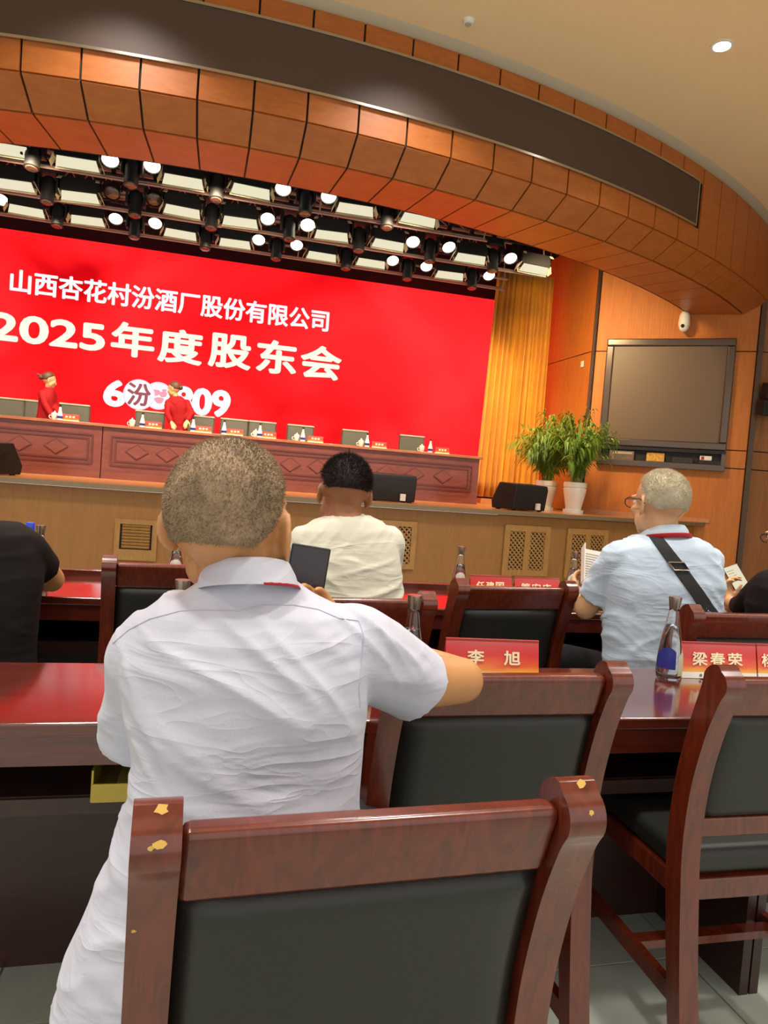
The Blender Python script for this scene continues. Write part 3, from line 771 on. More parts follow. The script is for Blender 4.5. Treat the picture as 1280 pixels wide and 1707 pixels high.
palm(p1, 1.30, 'bushy green palm in a white urn pot, nearer to the wall display', 3, 1.15)
palm(p2, 1.28, 'green palm half hidden behind the floor speaker, beside the golden curtain', 5, 1.1)

# ---- wall screen and its shelf
def wrect(x0, y0, x1, y1):      # wall coordinates (along, height) of a picture rectangle
    a = PW(x0, y0); b = PW(x1, y1); return wall_s(a), a.z, wall_s(b), b.z
L_, T_, _, _ = wrect(1012, 566, 0, 0); a = PW(1225, 565); R_ = wall_s(PW(1217, 680)); T_ = (T_ + a.z) / 2
L_ = wall_s(PW(1003, 680)); B_ = (PW(997, 773).z + PW(1205, 787).z) / 2; Bs = (PW(1003, 742).z + PW(1210, 752).z) / 2
wo = wallpt((L_ + R_) / 2, 0, B_)
tv = thing('wall_display', 'large switched-off grey display in a dark frame on the orange wall', 'display', wo)
def wbox(s0, s1, z0, z1, d0, d1, name, mat, par, org, bev=0):
    return MB().prism([(s0, z0), (s1, z0), (s1, z1), (s0, z1)], lambda q: wallpt(q[0], d0, q[1]), lambda q: wallpt(q[0], d1, q[1])).build(name, mat, par, False, org, bev)
e = 0.115
wbox(L_ + e, R_ - e, Bs + e, T_ - e, 0.002, 0.035, 'screen_glass', TVSCR, tv, wo)
for nme, args in (('frame_top', (L_, R_, T_ - e, T_)), ('frame_bottom', (L_, R_, Bs, Bs + e)), ('frame_side', (L_, L_ + e, Bs + e, T_ - e)), ('frame_side', (R_ - e, R_, Bs + e, T_ - e))):
    wbox(*args, 0.002, 0.075, nme, TVFR, tv, wo, 0.02)
sh = thing('wall_shelf', 'dark open shelf with small boxes under the wall display', 'shelf', wallpt((L_ + R_) / 2, 0, B_ - 0.001))
zt = Bs - 0.006
so_ = wallpt((L_ + R_) / 2, 0, B_ - 0.001)
wbox(L_, R_, B_, B_ + 0.09, 0.002, 0.10, 'ledge', TVFR, sh, so_, 0.005)
wbox(L_, R_, zt - 0.05, zt, 0.002, 0.08, 'lintel', BLACK, sh, so_)
wbox(L_, R_, B_ + 0.09, zt - 0.05, 0.002, 0.012, 'back', BLACK, sh, so_)
for s_ in (L_, R_ - 0.06): wbox(s_, s_ + 0.06, B_ + 0.09, zt - 0.05, 0.012, 0.09, 'end_board', TVFR, sh, so_)
WS = R_ - L_
for f0, f1, fh, colr, lab, nmn in ((0.10, 0.30, 0.85, '#6a5648', 'mottled brown box at the left of the wall shelf', 'storage_box'), (0.40, 0.54, 0.80, '#b98a3a', 'yellowish speckled box in the middle of the wall shelf', 'storage_box'), (0.60, 0.76, 0.5, '#2a2420', 'black box on the wall shelf right of the yellowish box', 'storage_box'), (0.80, 0.97, 0.35, '#17130f', 'flat black device at the right of the wall shelf', 'media_player')):
    s0, s1 = L_ + WS * f0, L_ + WS * f1; h = (zt - 0.05 - B_ - 0.09) * fh; z0 = B_ + 0.091
    oo = wallpt((s0 + s1) / 2, 0.05, z0)
    t = thing(nmn, lab, 'box', oo)
    wbox(s0, s1, z0, z0 + h, 0.014, 0.075, 'body', plain(nmn + '_card' + str(f0), colr, 0.5, var=0.35, vscale=14), t, oo, 0.004)
    if f0 == 0.10: wbox(s0 + 0.05, s1 - 0.03, z0 + h * 0.65, z0 + h * 0.9, 0.075, 0.077, 'tape', plain('tape', '#a89a88', 0.5), t, oo)
    if f0 == 0.40: wbox(s0 + 0.0, s1 - 0.02, z0 + h * 0.05, z0 + h * 0.8, 0.075, 0.077, 'print', plain('ochre_print', '#d0a040', 0.5, var=0.4, vscale=30), t, oo)
s0, s1 = L_ + WS * 0.81, L_ + WS * 0.90; z0 = B_ + 0.091 + (zt - 0.05 - B_ - 0.09) * 0.35 + 0.001; oo = wallpt((s0 + s1) / 2, 0.05, z0)
t = thing('tissue_pack', 'small white and red pack lying on the black device on the shelf', 'pack', oo)
wbox(s0, s1, z0, z0 + 0.07, 0.02, 0.07, 'wrap', WHITEP, t, oo, 0.01)
wbox(s0 + 0.02, s0 + 0.06, z0 + 0.01, z0 + 0.06, 0.07, 0.073, 'print', REDB, t, oo)

# ---- dome camera, loudspeakers, wall switch, ceiling fittings
pc = PW(1140, 541, 0.16)
t = thing('dome_camera', 'white pan-tilt dome camera mounted on the wall above the display', 'camera', V((pc.x, pc.y, pc.z)))
zc_ = 0
MB().lathe([(0.03, 0.20), (0.05, 0.19), (0.075, 0.14), (0.085, 0.04), (0.085, -0.02), (0.078, -0.03)], 20).build('housing', WHITEP, t, True)
MB().ell((0, 0, -0.03), (0.075, 0.075, 0.085), 18, 10).build('dome', WHITEP, t, True)
dcm = TN * 0.06 + V((-0.02, 0, 0))
MB().ell(V((0, 0, -0.035)) + dcm, 0.028, 12, 8).build('lens', BLACK, t, True)
MB().tube([V((0, 0, 0.19)), V((0, 0, 0.235)), -TN * 0.10 + V((0, 0, 0.235)), -TN * 0.158 + V((0, 0, 0.19))], 0.022, 10).build('bracket', WHITEP, t, True)
MB().box(-TN * 0.152 + V((0, 0, 0.17)), (0.014, 0.09, 0.14), Matrix((TN, TD, V((0, 0, 1)))).transposed()).build('wall_plate', WHITEP, t)
for k, (x, y) in enumerate(((1283, 655), (1276, 682))):
    r_ = ray(x, y); b0 = BP + BN * 0.02; pt = EYEP + r_ * ((b0 - EYEP).dot(BN) / r_.dot(BN))
    t = thing('wall_loudspeaker', ['black box loudspeaker on the right wall, upper of two', 'black box loudspeaker on the right wall, lower of two'][k], 'loudspeaker', pt, 0, 'loudspeakers on the right wall')
    M = Matrix((BD, -BN, V((0, 0, 1)))).transposed() @ Matrix.Rotation(0.2, 3, 'X')
    MB().box(BN * 0.17, (0.34, 0.22, 0.23), M).build('cabinet', BLACK, t, False, (0, 0, 0), 0.012)
    for sx in (-0.09, 0.06): MB().lathe([(0.045, 0), (0.05, 0.012), (0.03, 0.014)], 14, BN * 0.285 + BD * sx, Matrix((BD, V((0, 0, 1)), BN)).transposed()).build('driver', BLACKM, t, True)
    MB().bar(BN * 0.005, BN * 0.10, 0.05, 0.05).build('bracket', STEEL, t)
ps = PX(971, 607, XR - 0.004)
o = MB().box((-0.008, 0, 0), (0.014, 0.075, 0.10)).build('wall_switch', WHITEP, None, False, (0, 0, 0), 0.003); o.location = ps
tag(o, 'small white switch plate on the orange return wall', 'switch')
t = thing('smoke_detector', 'small white round smoke detector on the ceiling', 'smoke detector', PZ(781, 34, ZC))
MB().lathe([(0.055, 0), (0.055, -0.012), (0.045, -0.03), (0.02, -0.034)], 18).build('base', WHITEP, t, True)
MB().lathe([(0.03, -0.03), (0.028, -0.042), (0.01, -0.044)], 14).build('sensor', CORN, t, True)
for k, p in enumerate(DOWN):
    if (p - V((DL0.x, DL0.y, ZC))).length > 0.01: continue          # the one fitting in view
    t = thing('downlight', 'round recessed downlight glowing on the ceiling at top right' if (p - V((DL0.x, DL0.y, ZC))).length < 0.01 else 'recessed round downlight in the hall ceiling', 'downlight', p, 0, 'hall ceiling downlights')
    MB().lathe([(0.10, 0), (0.10, -0.008), (0.075, -0.01), (0.072, -0.002)], 20).build('ring', WHITEP, t, True)
    MB().lathe([(0.072, -0.003), (0.06, -0.012), (0.01, -0.014)], 18).build('lens', DOWNL, t, True)

# ================================================================== STAGE LIGHTS AND TRUSSES
ROWS = []
def row_z(px, py, Y): return PY(px, py, Y).z
TR = [(8.55, row_z(306, 287, 8.55)), (9.55, row_z(304, 341, 9.55)), (10.75, row_z(301, 380, 10.75))]
def hang_mount(t, h, w):
    MB().tube([(-w, 0, 0), (-w, 0, h), (w, 0, h), (w, 0, 0)], 0.010, 6).build('yoke', BLACKM, t, True)
    MB().box((0, 0, h + 0.035), (0.05, 0.05, 0.07)).build('clamp', BLACKM, t)
def flood(kind=0):
    t = thing('flood_panel_light', 'x', 'stage light', (0, 0, 0), 0, 'flood panel lights over the stage')
    MB().box((0, 0.02, 0.02), (0.46, 0.20, 0.17)).build('housing', BLACK, t, False, (0, 0, 0), 0.012)
    def plate(pts, nm_, mat, th=0.006):
        P = [V(q) for q in pts]; n = (P[1] - P[0]).cross(P[2] - P[0]).normalized() * th
        return MB().add(P + [q + n for q in P], [(0, 1, 2, 3), (7, 6, 5, 4), (0, 4, 5, 1), (1, 5, 6, 2), (2, 6, 7, 3), (3, 7, 4, 0)]).build(nm_, mat, t)
    plate(((-0.20, -0.085, -0.072), (0.20, -0.085, -0.072), (0.225, 0.0, -0.155), (-0.225, 0.0, -0.155)), 'glowing_flap', FLAPGLOW)  # lower flap glows by itself in place of lamplight falling on it
    plate(((-0.22, 0.10, -0.07), (0.22, 0.10, -0.07), (0.235, 0.02, -0.165), (-0.235, 0.02, -0.165)), 'back_flap', FLAP)
    for sx in (-1, 1):
        plate(((sx * 0.232, -0.09, -0.05), (sx * 0.232, 0.05, -0.05), (sx * 0.275, 0.04, -0.15), (sx * 0.275, -0.05, -0.13)), 'side_flap', FLAP)
        plate(((sx * 0.19, -0.10, 0.09), (sx * 0.235, -0.10, 0.09), (sx * 0.25, -0.13, 0.055), (sx * 0.20, -0.13, 0.055)), 'corner_flap', FLAP)
    hang_mount(t, 0.22, 0.27)
    return t
def mover():
    t = thing('moving_head_light', 'x', 'stage light', (0, 0, 0), 0, 'moving head lights over the stage')
    MB().box((0, 0, 0.18), (0.24, 0.22, 0.10)).build('base', BLACK, t, False, (0, 0, 0), 0.015)
    for sx in (-1, 1): MB().box((sx * 0.105, 0, 0.03), (0.03, 0.12, 0.24)).build('arm', BLACK, t, False, (0, 0, 0), 0.01)
    M = Matrix.Rotation(math.radians(-12), 3, 'X')
    MB().lathe([(0.05, 0.12), (0.085, 0.08), (0.088, -0.02), (0.075, -0.12), (0.08, -0.20), (0.07, -0.205)], 16, (0, 0, -0.02), M).build('head', BLACK, t, True)
    MB().lathe([(0.066, -0.203), (0.055, -0.215), (0.01, -0.218)], 14, (0, 0, -0.02), M).build('lens', LENSD, t, True)
    MB().box((0, 0, 0.26), (0.06, 0.05, 0.07)).build('clamp', BLACKM, t)
    return t
def par(lens, nm='par_can_light'):
    t = thing(nm, 'x', 'stage light', (0, 0, 0), 0, 'par can lights over the stage')
    M = Matrix.Rotation(math.radians(-38), 3, 'X')
    MB().lathe([(0.04, 0.14), (0.075, 0.10), (0.09, 0.0), (0.10, -0.06), (0.094, -0.062), (0.09, -0.045)], 16, (0, 0, 0), M).build('can', BLACKM, t, True)
    MB().lathe([(0.09, -0.046), (0.07, -0.058), (0.01, -0.064)], 16, (0, 0, 0), M).build('lens', lens, t, True)
    hang_mount(t, 0.19, 0.105)
    return t
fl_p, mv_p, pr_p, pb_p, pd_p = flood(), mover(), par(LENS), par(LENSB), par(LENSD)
used = set()
protos = {'F': (fl_p, 'flood panel with lit cream flaps'), 'M': (mv_p, 'black moving head light pointing down'), 'P': (pr_p, 'round glowing par can'), 'B': (pb_p, 'dazzling bright par can'), 'D': (pd_p, 'unlit round par can')}
ROWL = [
 [('F', 13, 246), ('M', 56, 256), ('F', 130, 268), ('P', 184, 266), ('M', 221, 282), ('P', 254, 276), ('F', 306, 296), ('M', 362, 304), ('F', 418, 317), ('P', 472, 311), ('M', 510, 330), ('P', 547, 330), ('F', 592, 346), ('M', 645, 356), ('F', 696, 366), ('D', 778, 386)],
 [('F', 26, 298), ('M', 81, 308), ('F', 135, 320), ('D', 188, 317), ('M', 226, 334), ('D', 257, 332), ('F', 304, 348), ('M', 354, 349), ('F', 401, 366), ('P', 446, 361), ('M', 483, 371), ('B', 513, 363), ('F', 553, 387), ('M', 598, 393), ('F', 647, 399), ('P', 688, 399), ('M', 717, 408), ('P', 747, 408), ('F', 784, 419), ('M', 821, 426), ('P', 850, 428), ('F', 889, 443)],
 [('P', 4, 329), ('F', 45, 346), ('M', 97, 358), ('F', 147, 366), ('P', 193, 365), ('M', 225, 379), ('P', 259, 374), ('F', 301, 389), ('M', 343, 400), ('F', 392, 404), ('P', 431, 403), ('M', 461, 415), ('P', 494, 412), ('F', 536, 426), ('M', 577, 430), ('F', 618, 436), ('P', 654, 432), ('M', 679, 445), ('P', 710, 446), ('F', 749, 457), ('M', 786, 465), ('P', 814, 461)]]
ORD = ['first', 'second', 'third', 'fourth', 'fifth', 'sixth', 'seventh', 'eighth']
RN = ['front', 'middle', 'rear']
for ri, lst in enumerate(ROWL):
    cnt = {}
    Y, Zr = TR[ri]
    for kind, x, y in lst:
        pr_, ph = protos[kind]; cnt[kind] = cnt.get(kind, 0) + 1
        p = PY(x, y, Y); dz = {'F': 0.06, 'M': 0.03, 'P': 0.03, 'B': 0.03, 'D': 0.03}[kind]
        lab = '%s, %s such from left, %s lighting row' % (ph, ORD[cnt[kind] - 1], RN[ri])
        if kind == 'B': lab = 'dazzling bright par can in the middle lighting row, brightest lamp over the stage'
        loc = V((p.x, Y, Zr + {'F': 0.0, 'M': -0.03, 'P': 0.03, 'B': 0.03, 'D': 0.03}[kind] + rnd.uniform(-0.012, 0.012)))
        rz = rnd.uniform(-0.12, 0.12)
        if kind not in used: used.add(kind); pr_.location = loc; pr_.rotation_euler = (0, 0, rz); pr_['label'] = lab
        else: dup(pr_, loc, rz, lab)
for ri, (Y, Zr) in enumerate(TR):
    XE = PY((815, 915, 850)[ri], 440, Y).x
    t = thing('lighting_truss', '%s horizontal metal truss carrying a row of stage lights' % RN[ri], 'truss', (0, Y, Zr + 0.30), 0, 'lighting trusses over the stage')
    for dy, dz in ((-0.13, 0.0), (0.13, 0.0), (0, 0.24)): MB().tube([(-5.9, dy, dz + 0.02), (XE, dy, dz + 0.02)], 0.024, 8).build('chord', RIGM, t, True)
    lm = MB(); n = 42
    for i in range(n):
        x0, x1 = -5.9 + (XE + 5.9) * i / n, -5.9 + (XE + 5.9) * (i + 1) / n
        lm.tube([(x0, -0.13, 0.02), ((x0 + x1) / 2, 0, 0.26)], 0.009, 5); lm.tube([((x0 + x1) / 2, 0, 0.26), (x1, 0.13, 0.02)], 0.009, 5)
        lm.tube([(x0, -0.13, 0.02), (x1, 0.13, 0.02)], 0.008, 5)
    o = lm.build('lacing', RIGM, t); o['kind'] = 'stuff'
    MB().tube([(-5.9, 0.05, -0.30), (XE, 0.05, -0.30)], 0.020, 8).build('cable_pipe', RIGM, t, True)
    for dy, dz in ((0.14, -0.45), (0.22, -0.40)): MB().tube([(-5.9, dy, dz), (XE, dy, dz)], 0.014, 6).build('lower_rail', RIGM, t, True)
    for x in (-4, -0.5, XE - 0.6): MB().tube([(x, 0, 0.28), (x, 0, 6.85 - Zr - 0.30)], 0.012, 6).build('hanger', BLACKM, t)
    for x in (-5.5, -3.3, -1.1, 1.1, XE - 1.2, XE - 0.05): MB().tube([(x, 0.14, -0.45), (x, 0.05, -0.30), (x, 0.13, 0.02)], 0.010, 5).build('drop_bracket', RIGM, t)

# ================================================================== HALL FURNITURE
# ---- table units in two rows
def table(xa, xb, y0, y1, label, lip, group):
    W = xb - xa - 0.004; D = y1 - y0; xc = (xa + xb) / 2
    t = thing('conference_table', label, 'table', (xc, y0, 0), 0, group)
    MB().box((0, D / 2, 0.745), (W, D, 0.03)).build('table_top', W_TABLE, t, False, (0, 0, 0), 0.006)
    MB().box((0, 0.022, 0.70), (W - 0.01, 0.025, 0.058)).build('apron', W_TABLE, t)
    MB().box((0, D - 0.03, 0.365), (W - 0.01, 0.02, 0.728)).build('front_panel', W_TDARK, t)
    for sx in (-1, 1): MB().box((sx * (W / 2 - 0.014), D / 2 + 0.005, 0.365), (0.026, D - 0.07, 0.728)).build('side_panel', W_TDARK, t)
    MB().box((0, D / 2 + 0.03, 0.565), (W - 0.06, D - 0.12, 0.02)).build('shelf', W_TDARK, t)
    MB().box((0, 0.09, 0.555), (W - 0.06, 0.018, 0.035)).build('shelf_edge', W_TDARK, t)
    if lip: MB().box((0, D + 0.008, 0.745), (W, 0.022, 0.09)).build('raised_lip', W_TABLE, t, False, (0, 0, 0), 0.004)
    return t
R1 = (1.465, 1.905); R2 = (2.80, 3.30)
for xa, xb, nm_ in ((-1.36, 0.05, 'left one, with the red screen mirrored in its top'), (0.05, 1.465, 'middle one, behind the pulled-out neighbour chair'), (1.465, 2.88, 'right one, carrying the paired name cards')):
    table(xa, xb, R1[0], R1[1], 'red-brown near-row table, ' + nm_, False, 'tables of the near row')
for xa, xb, nm_ in ((-2.60, -1.0, 'left end'), (-1.0, 0.42, 'beside the black tee shirt'), (0.42, 1.84, 'under the two-card group'), (1.84, 3.3, 'at the right end')):
    table(xa, xb, R2[0], R2[1], 'dark red table of the front row, ' + nm_, True, 'tables of the front row')

# ---- armless wooden chairs with leather backs: seen from behind, sitter faces +y
def sweep(cl, th, x0, x1, mb):
    """a board of width x0..x1 following the side profile cl (y, z, half thickness)"""
    L, Rr = [], []
    for i, (y, z, h) in enumerate(cl):
        a = cl[max(i - 1, 0)]; b = cl[min(i + 1, len(cl) - 1)]
        d = V((b[0] - a[0], b[1] - a[1])).normalized(); n = V((-d.y, d.x))
        L.append((y + n.x * h, z + n.y * h)); Rr.append((y - n.x * h, z - n.y * h))
    poly = L + Rr[::-1]
    mb.prism(poly, lambda q: V((x0, q[0], q[1])), lambda q: V((x1, q[0], q[1])))
def smooth_path(pts, n=6):
    out = []
    P = [pts[0]] + list(pts) + [pts[-1]]
    for i in range(1, len(P) - 2):
        for k in range(n):
            t = k / n
            out.append(tuple(0.5 * (2 * P[i][j] + (P[i + 1][j] - P[i - 1][j]) * t + (2 * P[i - 1][j] - 5 * P[i][j] + 4 * P[i + 1][j] - P[i + 2][j]) * t * t + (3 * P[i][j] - P[i - 1][j] - 3 * P[i + 1][j] + P[i + 2][j]) * t ** 3) for j in range(len(pts[0]))))
    out.append(tuple(pts[-1])); return out
POST = smooth_path([(-0.075, 0.0, 0.020), (-0.030, 0.22, 0.022), (0.0, 0.42, 0.025), (0.012, 0.55, 0.026), (0.004, 0.68, 0.026), (-0.022, 0.80, 0.027), (-0.050, 0.885, 0.030), (-0.062, 0.918, 0.036)])
def cap_post():
    out = list(POST); y, z = out[-1][0], out[-1][1]; r = 0.036
    for k in range(1, 7):
        a = k / 6 * PI / 2 * 0.97; out.append((y - 0.010 * k / 6, z + r * math.sin(a) * 0.95, max(0.004, r * math.cos(a))))
    return out
POSTC = cap_post()
def back_at(z):
    for i in range(len(POST) - 1):
        if POST[i][1] <= z <= POST[i + 1][1]:
            u = (z - POST[i][1]) / (POST[i + 1][1] - POST[i][1]); return POST[i][0] + (POST[i + 1][0] - POST[i][0]) * u
    return POST[-1][0]
def chair_proto(name):
    t = thing(name, 'x', 'chair', (0, 0, 0), 0, 'wooden chairs with black leather backs')
    hw = 0.2275
    for sx in (-1, 1):
        mb = MB(); sweep(POSTC, 0, sx * hw - 0.023, sx * hw + 0.023, mb)
        mb.build('back_post', W_CHAIR, t, False, (0, 0, 0), 0.007, 2)
    iw = hw - 0.022
    def rail(z0, z1, th, nm, mat, yo=0.0, bev=0.006, n=6, bow=0.0):
        cl = [(back_at(z0 + (z1 - z0) * i / n) + yo, z0 + (z1 - z0) * i / n, th) for i in range(n + 1)]
        mb = MB(); sweep(cl, 0, -iw, iw, mb)
        return mb.build(nm, mat, t, False, (0, 0, 0), bev, 2)
    rail(0.845, 0.93, 0.016, 'top_rail', W_CHAIR, 0, 0.010)
    rail(0.560, 0.605, 0.016, 'lower_rail', W_CHAIR)
    # padded back: bulges a little to both faces
    rings = []
    for i in range(13):
        z = 0.607 + (0.843 - 0.607) * i / 12; y = back_at(z)
        row = []
        for (xx, s_) in [(-iw + 2 * iw * j / 14, 1) for j in range(15)] + [(iw - 2 * iw * j / 14, -1) for j in range(15)]:
            e = min(1.0, 6.5 * min(1 - abs(xx) / iw, min(i, 12 - i) / 6.0 + 0.02)); e = max(0, e) ** 0.5
            row.append(V((xx, y + s_ * (0.006 + 0.020 * e), z)))
        rings.append(row)
    MB().loft(rings).build('back_pad', LEATHER, t, 'all')
    # seat
    MB().box((0, 0.235, 0.425), (0.43, 0.42, 0.05)).build('seat_frame', W_CHAIR, t, False, (0, 0, 0), 0.006)
    MB().box((0, 0.235, 0.482), (0.425, 0.41, 0.066)).build('seat_pad', LEATHER, t, False, (0, 0, 0), 0.026, 4)
    for sx in (-1, 1):
        MB().bar((sx * 0.205, 0.43, 0.40), (sx * 0.205, 0.435, 0.0), 0.040, 0.040, (0, 1, 0)).build('front_leg', W_CHAIR, t, False, (0, 0, 0), 0.005)
        MB().bar((sx * 0.215, -0.035, 0.20), (sx * 0.208, 0.42, 0.20), 0.020, 0.038).build('side_stretcher', W_CHAIR, t)
    MB().bar((-0.205, 0.19, 0.20), (0.205, 0.19, 0.20), 0.034, 0.020).build('cross_stretcher', W_CHAIR, t)
    return t
def chair_at(pl, pr, label, proto=None):
    """stand a chair so that the tops of its two back posts come to the floor points pl, pr"""
    pl, pr = V((pl[0], pl[1], 0)), V((pr[0], pr[1], 0)); d = pr - pl; rz = math.atan2(d.y, d.x); mid = (pl + pr) / 2
    loc = mid - Matrix.Rotation(rz, 3, 'Z') @ V((0, -0.068, 0))
    if proto is None: return loc, rz
    return dup(proto, loc, rz, label)
CH = chair_proto('wooden_chair')
q = [PZ(262, 1352, 0.948), PZ(962, 1312, 0.948)]
loc, rz = chair_at(q[0], q[1], '')
CH.location = loc; CH.rotation_euler = (0, 0, rz); CH['label'] = 'nearest wooden chair with worn chipped posts and black leather back, bottom centre'
q2 = PZ(1027, 1110, 0.948); chair_at((q2.x - 0.455, q2.y - 0.008), q2, 'wooden chair at the near table under the man\'s right elbow', CH)
q3 = PZ(1213, 1116, 0.948); chair_at(q3, (q3.x + 0.455, q3.y - 0.004), 'wooden chair at the right picture edge whose seat and legs show', CH)
qa = PZ(183, 929, 0.948); chair_at(qa, (qa.x + 0.455, qa.y + 0.03), 'wooden chair of the front row left of the near man\'s neck', CH)
qb = PZ(713, 990, 0.948); CB = chair_at((qb.x - 0.452, qb.y - 0.03), qb, 'wooden chair of the front row behind the cream tee shirt man', CH)
qc = PZ(775, 968, 0.948); qc2 = PZ(945, 972, 0.948); chair_at(qc, qc2, 'empty wooden chair of the front row behind the card of the near table', CH)
qd = PZ(1158, 1012, 0.948); chair_at(qd, (qd.x + 0.452, qd.y + 0.02), 'wooden chair of the front row right of the white-haired man', CH)
# wear chips on the nearest chair
dgc = bpy.context.evaluated_depsgraph_get(); dgc.update()
def hit_child(root, names, x, y):
    best = None
    for ch in root.children:
        if ch.name.split('.')[0] not in names: continue
        mw = ch.matrix_world; inv = mw.inverted()
        ok, lp, ln, _ = ch.evaluated_get(dgc).ray_cast(inv @ EYEP, (inv.to_3x3() @ ray(x, y)).normalized())
        if ok:
            wp = mw @ lp; d = (wp - EYEP).length
            if best is None or d < best[0]: best = (d, lp, ln, ch)
    return best
for x, y, r in ((269, 1349, 0.0075), (266, 1408, 0.006), (252, 1414, 0.003), (968, 1307, 0.006), (986, 1355, 0.004), (222, 1552, 0.003)):
    h = hit_child(CH, ('back_post',), x, y)
    if h:
        _, lp, ln, ch = h; rr = random.Random(int(x))
        M = ln.to_track_quat('Z', 'Y').to_matrix(); n = 9
        MB().prism([(math.cos(2 * PI * i / n) * r * rr.uniform(.6, 1.2), math.sin(2 * PI * i / n) * r * rr.uniform(.5, 1.0)) for i in range(n)], lambda p: lp + M @ V((p[0], p[1], -0.001)), lambda p: lp + M @ V((p[0], p[1], 0.0006))).build('worn_patch', CHIP, ch)

# ---- carafe bottles
def carafe_proto():
    t = thing('glass_carafe_bottle', 'x', 'bottle', (0, 0, 0), 0, 'carafe water bottles on the tables')
    MB().lathe([(0.030, 0.0), (0.034, 0.004), (0.0365, 0.02), (0.036, 0.06), (0.031, 0.11), (0.020, 0.165), (0.0145, 0.20), (0.0135, 0.212), (0.0115, 0.212), (0.0125, 0.20), (0.018, 0.165), (0.0285, 0.11), (0.0335, 0.06), (0.034, 0.02), (0.030, 0.008), (0.004, 0.008)], 28).build('glass', GLASS, t, 'all')
    MB().lathe([(0.0333, 0.02), (0.0330, 0.06), (0.0280, 0.11), (0.0178, 0.160), (0.002, 0.160)], 24, (0, 0, 0.0)).build('water', WATER, t, 'all')
    MB().lathe([(0.0145, 0.208), (0.0150, 0.213), (0.0185, 0.240), (0.018, 0.243), (0.002, 0.2435)], 20).build('cap', CAPM, t, True)
    # printed bands on the outside: blue drop and pale label
    def patch(a0, a1, z0, z1, mat, nm, cut):
        vs = []; fs = []; n = 10; m = 8
        def rad(z):
            pr = [(0.0, 0.03), (0.02, 0.0367), (0.06, 0.0362), (0.11, 0.0312), (0.165, 0.0202)]
            for (za, ra), (zb, rb) in zip(pr, pr[1:]):
                if za <= z <= zb: return ra + (rb - ra) * (z - za) / (zb - za)
            return 0.02
        for i in range(n + 1):
            for j in range(m + 1):
                u, v_ = i / n, j / m; a = a0 + (a1 - a0) * u
                zt_ = z0 + (z1 - z0) * v_ * cut(u); r = rad(zt_) + 0.0006
                vs.append(V((r * math.cos(a), r * math.sin(a), zt_)))
        for i in range(n):
            for j in range(m):
                k = i * (m + 1) + j; fs.append((k, k + m + 1, k + m + 2, k + 1))
        n0 = len(vs); vs += [v * 1.0 - V((v.x, v.y, 0)).normalized() * 0.0004 for v in vs]; fs += [tuple(n0 + q for q in f[::-1]) for f in fs]
        MB().add(vs, fs).build(nm, mat, t, 'all')
    patch(math.radians(170), math.radians(262), 0.035, 0.098, BLUEP, 'blue_print', lambda u: 0.35 + 0.65 * math.sin(PI * (0.25 + 0.6 * (1 - u))))
    patch(math.radians(275), math.radians(330), 0.016, 0.085, plain('pale_label', '#c9c8a8', 0.5), 'pale_label', lambda u: 0.8 + 0.2 * math.sin(PI * u))
    return t
CAR = carafe_proto()
ztt = 0.761
first = True
for (x, y, row, lab) in ((1113, 1131, 1, 'clear carafe bottle with blue print beside the right name card'), (691, 1090, 1, 'clear carafe bottle behind the near man\'s raised sleeve'), (304, 1060, 1, 'carafe bottle behind the near man\'s left shoulder, only cap and neck showing'), (768, 985, 2, 'carafe bottle of the front row left of the empty chair'), (292, 958, 2, 'carafe bottle of the front row beside the near man\'s neck'), (69, 938, 2, 'carafe bottle with brown cap next to the blue-capped bottle'), (958, 990, 2, 'carafe bottle half hidden behind the open booklet')):
    Yt = {1: None, 2: 3.05}[row]
    p = PZ(x, y, ztt)
    if lab.startswith('clear carafe bottle behind'): p = V((PY(691, 1000, 1.66).x, 1.66, ztt))
    if 'left shoulder' in lab: p = V((PY(304, 980, 1.76).x, 1.76, ztt))
    if 'left of the empty chair' in lab: p = V((PY(768, 930, 3.05).x, 3.05, ztt))
    if "near man's neck" in lab: p = V((PY(294, 920, 3.05).x, 3.05, ztt))
    if 'brown cap' in lab: p = V((PY(69, 870, 2.98).x, 2.98, ztt))
    if 'booklet' in lab: p = V((PY(957, 940, 3.12).x, 3.12, ztt))
    if first: CAR.location = p; CAR['label'] = lab; first = False
    else: dup(CAR, p, rnd.uniform(-0.6, 0.6), lab)
p = V((PY(51, 870, 3.05).x, 3.05, ztt))
t = thing('plastic_water_bottle', 'clear plastic water bottle with bright blue cap at the left edge', 'bottle', p)
MB().lathe([(0.028, 0), (0.032, 0.006), (0.033, 0.05), (0.031, 0.06), (0.033, 0.07), (0.033, 0.15), (0.026, 0.185), (0.013, 0.205), (0.013, 0.215)], 20).build('body', glass('pet_plastic', '#eef4ff', 0.05, 1.2), t, 'all')
MB().lathe([(0.0165, 0.213), (0.0165, 0.243), (0.014, 0.246), (0.002, 0.246)], 18).build('cap', plain('blue_cap', '#2a4ac8', 0.35), t, True)
MB().lathe([(0.0337, 0.08), (0.0337, 0.14), (0.033, 0.14)], 20).build('label_band', plain('bottle_label', '#c8b8b0', 0.5), t, True)

